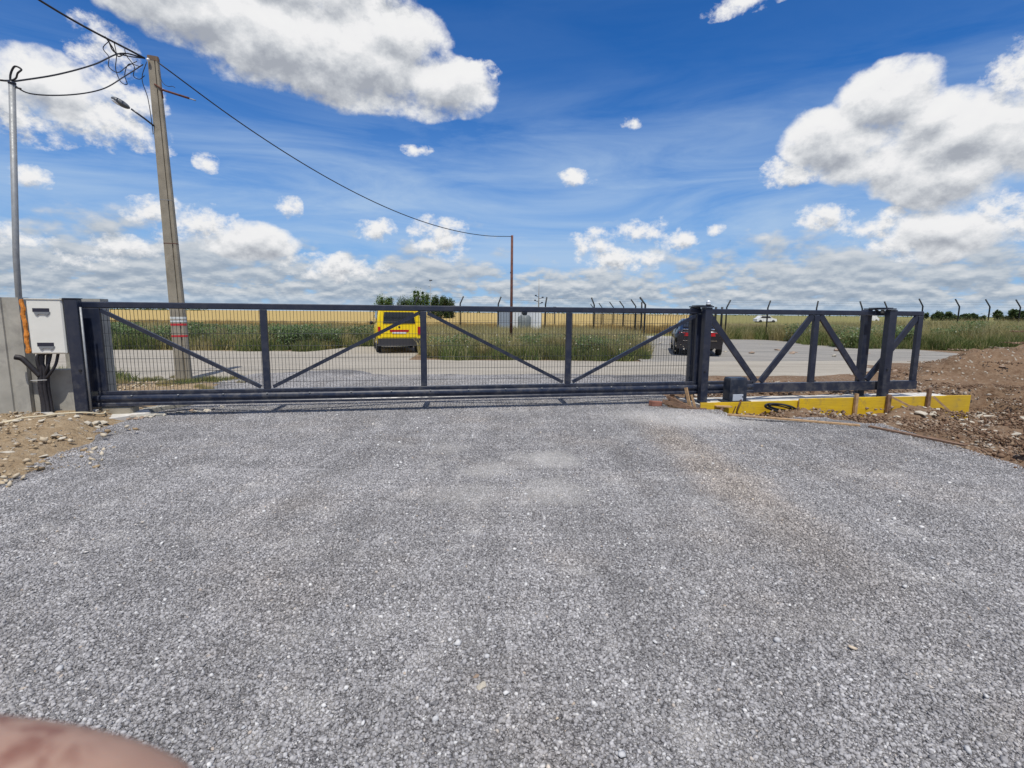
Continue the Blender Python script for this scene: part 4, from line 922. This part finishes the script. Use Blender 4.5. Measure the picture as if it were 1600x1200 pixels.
# ------------------------------------------------------------------ perimeter fence
pf = thing('perimeter_fence', (8.4, 34, 0), 'far dark mesh security fence with cranked posts along the lot and field', 'fence')
fpm = mat('fence_green_black', (.016, .020, .022), .6)
def fpost(x, y, armx, h=2.15, army=0., r=.048, gz=0.):
    MB().tube([(x - 8.4, y - 34, gz - .1), (x - 8.4, y - 34, h + gz), (x - 8.4 + armx, y - 34 + army, h + .48 + gz)], r, 6).build('post', fpm, pf)
row = [(-6.4, .22), (-3.45, .22), (-.95, .18), (2.15, .08), (5.35, -.2)]
for x, a in row: fpost(x, 34, a)
fpost(8.7, 34, -.38, 2.2, 0, .06); fpost(8.55, 34.3, -.02, 1.9, 0, .05)
for x, y in ((8.95, 37.7), (9.15, 42.7), (9.1, 46.8), (9.0, 52), (9.0, 57.5)): fpost(x, y, -.36)
for x, a in ((14.05, .22), (16.75, .14), (19.95, .06), (22.95, -.2), (24.6, -.25), (26.9, -.3), (29.3, -.33), (31.3, -.35), (33.3, -.36), (35.6, -.38)): fpost(x, 34, a, 2.05 + (.12 if x > 26 else 0), gz=.02 if x < 26 else .1)
for x in (13.35, 13.75): fpost(x, 34, 0, 1.62, 0, .07)
def fmesh(a, b, z0=.05, z1=1.62, step=.22, r=.006):
    mb = MB(); a = Vector((a[0] - 8.4, a[1] - 34, 0)); b_ = Vector((b[0] - 8.4, b[1] - 34, 0)); L = (b_ - a).length; n = int(L / step)
    for i in range(n + 1):
        p_ = a + (b_ - a) * i / n; mb.tube([p_ + Vector((0, 0, z0)), p_ + Vector((0, 0, z1))], r, 3, False)
    for z in (z0, z1 * .33, z1 * .66, z1): mb.tube([a + Vector((0, 0, z)), b_ + Vector((0, 0, z))], r, 3, False)
    mb.build('mesh_panel', fpm, pf, fix=False)
xs_ = [-9.4] + [x for x, _ in row] + [8.7]
for a, b_ in zip(xs_, xs_[1:]): fmesh((a, 34), (b_, 34))
yr = [(8.7, 34), (8.95, 37.7), (9.15, 42.7), (9.1, 46.8), (9.0, 52), (9, 57.5)]
for a, b_ in zip(yr, yr[1:]): fmesh(a, b_, step=.3, r=.010)
xr = [14.05, 16.75, 19.95, 22.95, 24.6, 26.9, 29.3, 31.3, 33.3, 35.6]
for a, b_ in zip(xr, xr[1:]): fmesh((a, 34), (b_, 34), r=.003)
for a, b_ in ((8.9, 11.2), (11.3, 13.3)): fmesh((a, 34), (b_, 34), .1, 1.5, .16, .012)
for dz in (.15, .3, .45):
    for a, b_ in ((-9.4, 8.7), (14.05, 35.6)): MB().tube([(a - 8.4, 0, 2.1 + dz), (b_ - 8.4, 0, 2.1 + dz)], .0035, 3).build('barbed_wire', fpm, pf)
kb = MB(); kb.box((0, 0, .08), (4.9, .18, .16)); o = kb.build('fence_kerb', conc_w); o.location = (11.2, 33.75, .01); prop(o, 'pale concrete kerb under the far lot gate, left of the black car', 'kerb')

# ------------------------------------------------------------------ far things
def simple_box_thing(name, pos, size, m, lab, cat, rz=0., extra=None):
    t = thing(name, pos, lab, cat, rz); MB().box((0, 0, size[2] / 2), size, bev=.03).build('body', m, t)
    MB().box((0, 0, size[2] + .02), (size[0] + .1, size[1] + .1, .05)).build('roof', m, t)
    for i in range(int(size[0] / .4)): MB().box((-size[0] / 2 + .2 + .4 * i, -size[1] / 2 - .012, size[2] / 2), (.03, .024, size[2] * .94)).build('rib', m, t)
    return t
simple_box_thing('metal_cabin', (-.70, 42, 0), (1.05, 2.0, 1.98), mat('cabin_bluegrey', (.26, .30, .36), .5, var=.1), 'blue grey metal cabin beyond the fence, left of the brown pole', 'cabin')
simple_box_thing('metal_cabin', (1.08, 42, 0), (2.38, 2.2, 2.0), mat('cabin_white', (.66, .68, .70), .5, var=.05), 'white metal cabin beyond the fence, right of the brown pole', 'cabin')
tk = thing('grey_tank', (.93, 40.3, 0), 'grey tank with a dark round cap in front of the white cabin', 'tank')
MB().tube([(0, 0, 0), (0, 0, .2), (0, 0, 1.25), (0, 0, 1.42)], [.40, .52, .52, .34], 18).build('vessel', mat('tank_grey', (.16, .18, .18), .5, var=.2), tk); MB().sphere((0, 0, 1.60), .23).build('cap', paint2, tk)
ms = thing('antenna_mast', (3.0, 60, 0), 'tall thin lattice antenna mast beyond the fence', 'mast')
MB().tube([(0, 0, 0), (0, 0, 3.4), (0, 0, 5.8)], [.07, .06, .02], 6).build('shaft', galv, ms)
for i, (dx, z) in enumerate(((.45, 3.35), (-.42, 3.0), (.38, 2.75), (-.35, 3.55))): MB().bar((0, 0, z - .15), (dx, 0, z), .05, .05).build('antenna_arm', paint2, ms); MB().box((dx, 0, z + .04), (.22, .08, .14)).build('antenna_head', paint2, ms)
for sx in (-1, 1): MB().tube([(0, 0, 3.2), (1.6 * sx, 0, .2)], .012, 4).build('guy_wire', galv, ms)
lm = thing('lamp_mast', (-14.3, 90, 0), 'thin grey lamp mast rising over the far trees', 'mast')
MB().tube([(0, 0, 0), (0, 0, 7.0)], [.07, .04], 6).build('shaft', galv, lm); MB().box((.1, 0, 7.0), (.5, .2, .16)).build('lamp_head', paint2, lm); MB().box((-.15, 0, 5.9), (.3, .05, .05)).build('bracket', paint2, lm)
ln = thing('water_meter_frame', (4.05, 50, 0), 'small dark device on a post beside the antenna mast', 'device')
MB().tube([(0, 0, 0), (0, 0, 1.9)], .05, 6).build('stand', fpm, ln); MB().box((0, 0, 2.05), (.3, .2, .32)).build('box', fpm, ln); MB().bar((-.4, 0, 1.92), (.4, 0, 1.92), .05, .05).build('crossbar', fpm, ln)

def car_shell(st):
    """stations (y, z_sill, z_mid, z_belt, z_roof, w_sill, w_mid, w_belt, w_roof)"""
    rings = []
    for y, zs, zm, zb, zr, ws, wm, wb, wr in st:
        half = [(ws * .9, zs), (ws, zs + .04), (wm, zm), (wm * .995, (zm + zb) / 2), (wb, zb), ((wb + wr) / 2 + .01, (zb + zr) / 2), (wr, zr - .05), (wr * .88, zr - .012), (wr * .5, zr)]
        rings.append([(x, y, z) for x, z in half] + [(-x, y, z) for x, z in half[::-1]])
    return MB().loft(rings, smooth=True)
def wheel(parent, x, y, r, w):
    wt = MB().tube([(x - w / 2, y, r), (x - w / 2 + .02, y, r), (x + w / 2 - .02, y, r), (x + w / 2, y, r)], [r * .93, r, r, r * .93], 22).build('wheel', rubber, parent)
    sx = 1 if x > 0 else -1
    MB().tube([(x + sx * (w / 2 - .01), y, r), (x + sx * (w / 2 + .012), y, r)], r * .6, 18).build('rim', rim, wt)
    return wt
# yellow van
van = thing('van', (-4.88, 21.45, .03), 'bright yellow small delivery van seen from behind on the road', 'van', R(17))
L0 = -1.95
st = [(L0, .42, .75, 1.10, 1.66, .76, .80, .79, .66), (L0 + .06, .36, .72, 1.10, 1.72, .80, .84, .82, .70), (L0 + .5, .28, .68, 1.10, 1.76, .82, .855, .83, .72), (-.5, .24, .66, 1.08, 1.77, .82, .86, .83, .72), (.35, .24, .66, 1.05, 1.74, .82, .86, .83, .70), (.75, .24, .66, 1.03, 1.62, .82, .855, .82, .66), (1.12, .24, .65, 1.0, 1.16, .81, .85, .80, .72), (1.75, .26, .62, .86, .96, .78, .82, .76, .62), (1.95, .34, .55, .70, .76, .66, .70, .64, .5)]
bd = car_shell(st).build('body', yellowp, van)
def quad(name, pts, th, m, parent, nrm):
    n = Vector(nrm).normalized() * th; pts = [Vector(p) for p in pts]
    MB().loft([pts, [p + n for p in pts]]).build(name, m, parent)
yb = L0 - .004
quad('rear_window', [(-.60, yb + .004, 1.12), (.60, yb + .004, 1.12), (.55, yb + .012, 1.55), (-.55, yb + .012, 1.55)], .018, glass, van, (0, -1, .05))
quad('rear_bumper', [(-.80, yb + .05, .27), (.80, yb + .05, .27), (.80, yb + .05, .56), (-.80, yb + .05, .56)], .12, plast, van, (0, -1, 0))
quad('tailgate', [(-.66, yb, .60), (.66, yb, .60), (.66, yb, 1.08), (-.66, yb, 1.08)], .012, yellowp, van, (0, -1, 0))
quad('plate_recess', [(-.34, yb - .012, .80), (.34, yb - .012, .80), (.36, yb - .012, .885), (-.36, yb - .012, .885)], .012, redl, van, (0, -1, 0))
quad('number_plate', [(-.26, yb - .012, .735), (.26, yb - .012, .735), (.26, yb - .012, .80), (-.26, yb - .012, .80)], .012, platem, van, (0, -1, 0))
quad('badge', [(-.04, yb - .012, .96), (.04, yb - .012, .96), (.03, yb - .012, 1.02), (-.03, yb - .012, 1.02)], .01, black, van, (0, -1, 0))
quad('rear_wiper', [(-.03, yb - .016, 1.10), (.33, yb - .016, 1.14), (.33, yb - .016, 1.155), (-.03, yb - .016, 1.125)], .012, black, van, (0, -1, 0))
for sx in (-1, 1):
    quad('tail_lamp', [(sx * .69, yb + .005, .70), (sx * .79, yb + .005, .70), (sx * .79, yb + .01, 1.0), (sx * .69, yb + .01, 1.0)], .02, redl, van, (0, -1, 0))
    quad('side_window', [(sx * .832, -1.5, 1.14), (sx * .832, -.6, 1.14), (sx * .755, -.6, 1.60), (sx * .755, -1.5, 1.60)], .012, glass, van, (sx, 0, .2))
    quad('side_window', [(sx * .832, -.45, 1.14), (sx * .83, .72, 1.10), (sx * .745, .40, 1.60), (sx * .755, -.45, 1.60)], .012, glass, van, (sx, 0, .2))
    quad('door_trim', [(sx * .858, -1.2, .50), (sx * .858, 1.1, .50), (sx * .858, 1.1, .58), (sx * .858, -1.2, .58)], .012, plast, van, (sx, 0, 0))
    MB().sphere((sx * .945, .62, 1.10), .09, 12, 8, sc=(.8, .5, .9)).build('wing_mirror', black, van)
    MB().bar((sx * .82, .62, 1.06), (sx * .93, .62, 1.08), .04, .04).build('mirror_arm', black, van)
    for y in (-1.25, 1.22): wheel(van, sx * .745, y, .305, .185)
quad('windscreen', [(-.66, 1.10, 1.18), (.66, 1.10, 1.18), (.56, .78, 1.60), (-.56, .78, 1.60)], .012, glass, van, (0, 1, .7))
# black saloon
car = thing('car', (7.72, 21.75, .02), 'black saloon car with red tail lamps parked on the lot behind the guide post', 'car', R(-15))
L1 = -2.25
st = [(L1, .38, .62, .86, .90, .72, .80, .70, .60), (L1 + .10, .30, .62, .94, 1.00, .82, .88, .78, .66), (L1 + .55, .24, .62, .96, 1.06, .86, .90, .80, .64), (L1 + 1.0, .22, .60, .95, 1.28, .87, .91, .81, .60), (L1 + 1.45, .22, .60, .94, 1.39, .87, .91, .81, .60), (.2, .22, .60, .92, 1.41, .87, .91, .81, .60), (.7, .22, .60, .91, 1.30, .87, .91, .81, .60), (1.15, .22, .60, .90, 1.02, .87, .91, .80, .66), (1.9, .24, .58, .82, .88, .84, .88, .74, .6), (2.25, .34, .52, .66, .70, .70, .74, .6, .5)]
car_shell(st).build('body', blackcar, car)
quad('rear_window', [(-.60, L1 + .60, 1.085), (.60, L1 + .60, 1.085), (.50, L1 + 1.18, 1.35), (-.50, L1 + 1.18, 1.35)], .012, glass, car, (0, -1, 1.6))
quad('rear_bumper', [(-.82, L1 + .06, .28), (.82, L1 + .06, .28), (.82, L1 + .06, .56), (-.82, L1 + .06, .56)], .10, blackcar, car, (0, -1, 0))
quad('bumper_trim', [(-.62, L1 - .045, .575), (.62, L1 - .045, .575), (.62, L1 - .045, .60), (-.62, L1 - .045, .60)], .012, chrome, car, (0, -1, 0))
quad('number_plate', [(-.26, L1 - .015, .66), (.26, L1 - .015, .66), (.26, L1 - .015, .77), (-.26, L1 - .015, .77)], .012, platem, car, (0, -1, 0))
for sx in (-1, 1):
    quad('tail_lamp', [(sx * .38, L1 - .005, .76), (sx * .77, L1 + .06, .76), (sx * .74, L1 + .06, .90), (sx * .38, L1 - .005, .88)], .025, redl, car, (0, -1, 0))
    quad('side_window', [(sx * .815, -1.05, .98), (sx * .815, .80, .95), (sx * .625, .45, 1.31), (sx * .625, -.85, 1.34)], .012, glass, car, (sx, 0, .5))
    MB().tube([(sx * .55, L1 + .0, .27), (sx * .55, L1 - .07, .27)], .035, 12).build('exhaust', chrome, car)
    MB().sphere((sx * .98, .55, .98), .10, 12, 8, sc=(.9, .6, .8)).build('wing_mirror', blackcar, car)
    for y in (-1.38, 1.35): wheel(car, sx * .80, y, .325, .20)
quad('spoiler_edge', [(-.62, L1 + .08, 1.0), (.62, L1 + .08, 1.0), (.62, L1 + .2, 1.015), (-.62, L1 + .2, 1.015)], .015, chrome, car, (0, -.2, 1))
# far white car and van
fc = thing('car', (47.9, 98, .05), 'tiny white car parked side on in the far meadow', 'car')
prof_ = [(-1.9, .35), (-1.9, .85), (-1.5, .98), (-1.1, 1.42), (.5, 1.42), (1.05, .98), (1.8, .85), (1.9, .4)]
MB().loft([[(x, y, z) for x, z in prof_] for y in (-.8, .8)]).build('body', mat('car_white', (.75, .75, .74), .3), fc)
MB().loft([[(x, y, z) for x, z in ((-1.2, 1.0), (-.98, 1.34), (.42, 1.34), (.85, 1.0))] for y in (-.82, .82)]).build('window', glass, fc)
for x in (-1.2, 1.2): MB().tube([(x, -.84, .32), (x, .84, .32)], .32, 14).build('wheel', rubber, fc)
fv = thing('van', (98, 142, .05), 'speck of a white van on the far right meadow', 'van')
MB().loft([[(x, y, z) for x, z in ((-2, .3), (-2, 1.9), (1.1, 1.9), (1.7, 1.2), (2.2, 1.0), (2.2, .3))] for y in (-.9, .9)]).build('body', MATS['car_white'], fv)
for x in (-1.3, 1.4): MB().tube([(x, -.92, .34), (x, .92, .34)], .34, 12).build('wheel', rubber, fv)
for (x, y, a, lab, m, sz) in ((17.6, 28.6, .3, 'rust red scrap plate lying on the far gravel lot', rust, (1.1, .5, .12)), (20.3, 26.6, .2, 'flat white slab lying at the grass edge of the lot', conc_w, (.9, .4, .14))):
    b = MB(); b.loft([[(-sz[0] / 2, -sz[1] / 2, 0), (sz[0] / 2, -sz[1] / 2, 0), (sz[0] / 2, sz[1] / 2, 0), (-sz[0] / 2, sz[1] / 2, 0)], [(-sz[0] * .38, -sz[1] * .4, sz[2]), (sz[0] * .45, -sz[1] * .3, sz[2] * .8), (sz[0] * .4, sz[1] * .4, sz[2]), (-sz[0] * .42, sz[1] * .4, sz[2] * .7)]])
    o = b.build('scrap_plate' if m is rust else 'flat_slab', m); o.location = (x, y, height(x, y) + .02); o.rotation_euler = (0, 0, a); prop(o, lab, 'scrap' if m is rust else 'slab')
for i in range(22):
    x, y = random.uniform(6.5, 17), random.uniform(19, 31)
    if abs(x - 7.5) < 1.4 and y < 25: continue
    put_rock(x, y, random.uniform(.12, .32), random.choice(['pale', 'brown']), 'loose stone lying on the gravel lot beyond the road', 'loose stones on the gravel lot', .02)

# ------------------------------------------------------------------ hand of the photographer, fingertip in front of the lens
def skin_chain_hand():
    cx = lambda x, y, z: (x, z, y)       # camera-like axes: right, depth, up
    verts, rad, edges = [], [], []
    def v(p, r): verts.append(p); rad.append(r); return len(verts) - 1
    palm = v(cx(-.150, -.062, .028), .020); wrist = v(cx(-.185, -.095, .000), .022); fore = v(cx(-.225, -.16, -.05), .027); edges += [(palm, wrist), (wrist, fore)]
    roots = []
    def finger(base, pts, rs):
        prev = palm
        for p_, r in zip([base] + pts, rs): i = v(p_, r); edges.append((prev, i)); prev = i
    finger(cx(-.128, -.045, .045), [cx(-.100, -.0435, .056), cx(-.072, -.0460, .0565), cx(-.0500, -.0470, .0555), cx(-.0385, -.0485, .055), cx(-.0350, -.0495, .055)], [.0100, .0095, .0090, .0086, .0072, .0052])
    for k, ln in enumerate((1.0, .93, .78)):
        y = -.066 - .0185 * k
        finger(cx(-.130 - .004 * k, y + .006, .043), [cx(-.100 * ln - .012 * k, y, .054), cx(-.086 * ln - .010 * k, y - .001, .040), cx(-.100 * ln - .012 * k, y - .001, .026)], [.0098, .0090, .0084, .0070])
    finger(cx(-.140, -.045, .010), [cx(-.112, -.034, -.004), cx(-.088, -.028, -.012), cx(-.074, -.026, -.014)], [.0115, .0100, .0092, .0075])
    me = bpy.data.meshes.new('hand'); me.from_pydata(verts, edges, []); o = bpy.data.objects.new('hand', me); COL.objects.link(o)
    md = o.modifiers.new('skin', 'SKIN'); md.use_smooth_shade = True; md.branch_smoothing = .3
    for i, d in enumerate(me.skin_vertices[0].data): d.radius = (rad[i], rad[i]); d.use_root = i == 0
    s_ = o.modifiers.new('sub', 'SUBSURF'); s_.levels = 2; s_.render_levels = 2
    bpy.context.view_layer.update()
    me2 = bpy.data.meshes.new_from_object(o.evaluated_get(bpy.context.evaluated_depsgraph_get())); bpy.data.objects.remove(o)
    me2.name = 'hand'; me2.materials.clear()
    for p_ in me2.polygons: p_.use_smooth = True
    m = bpy.data.materials.new('skin'); m.use_nodes = True; n = NT(m.node_tree); b_ = n.n['Principled BSDF']
    t = n.new('ShaderNodeTexCoord').outputs['Object']
    c = n.mix(n.mr(n.noise(t, 90, 4, .6), .35, .7), (.30, .18, .13), (.37, .235, .175)); cr = n.mr(n.noise(n.vm('MULTIPLY', t, (1., 1., 2.2)), 190, 4, .65, 1.2), .48, .60)
    sx = n.sep(t); low = n.m('MULTIPLY', n.mr(sx[0], -.051, -.041, 1., 0., True), n.mr(sx[2], -.0405, -.0375, 1., .0, True) if False else 1.)
    c = n.mix(n.m('MULTIPLY', n.m('MULTIPLY', cr, low), .7), c, (.17, .06, .04)); n.put(b_.inputs['Base Color'], c); b_.inputs['Roughness'].default_value = .5
    b_.inputs['Subsurface Weight'].default_value = .15; b_.inputs['Subsurface Radius'].default_value = (.01, .004, .002); b_.inputs['Subsurface Scale'].default_value = .3
    me2.materials.append(m)
    h = link('hand', me2); h.matrix_world = Matrix.Translation((0, 0, 1.6)) @ Matrix.Rotation(R(-7.93), 4, 'X')
    return prop(h, 'blurred pink fingertip of the photographer in the bottom left corner', 'hand')
skin_chain_hand()
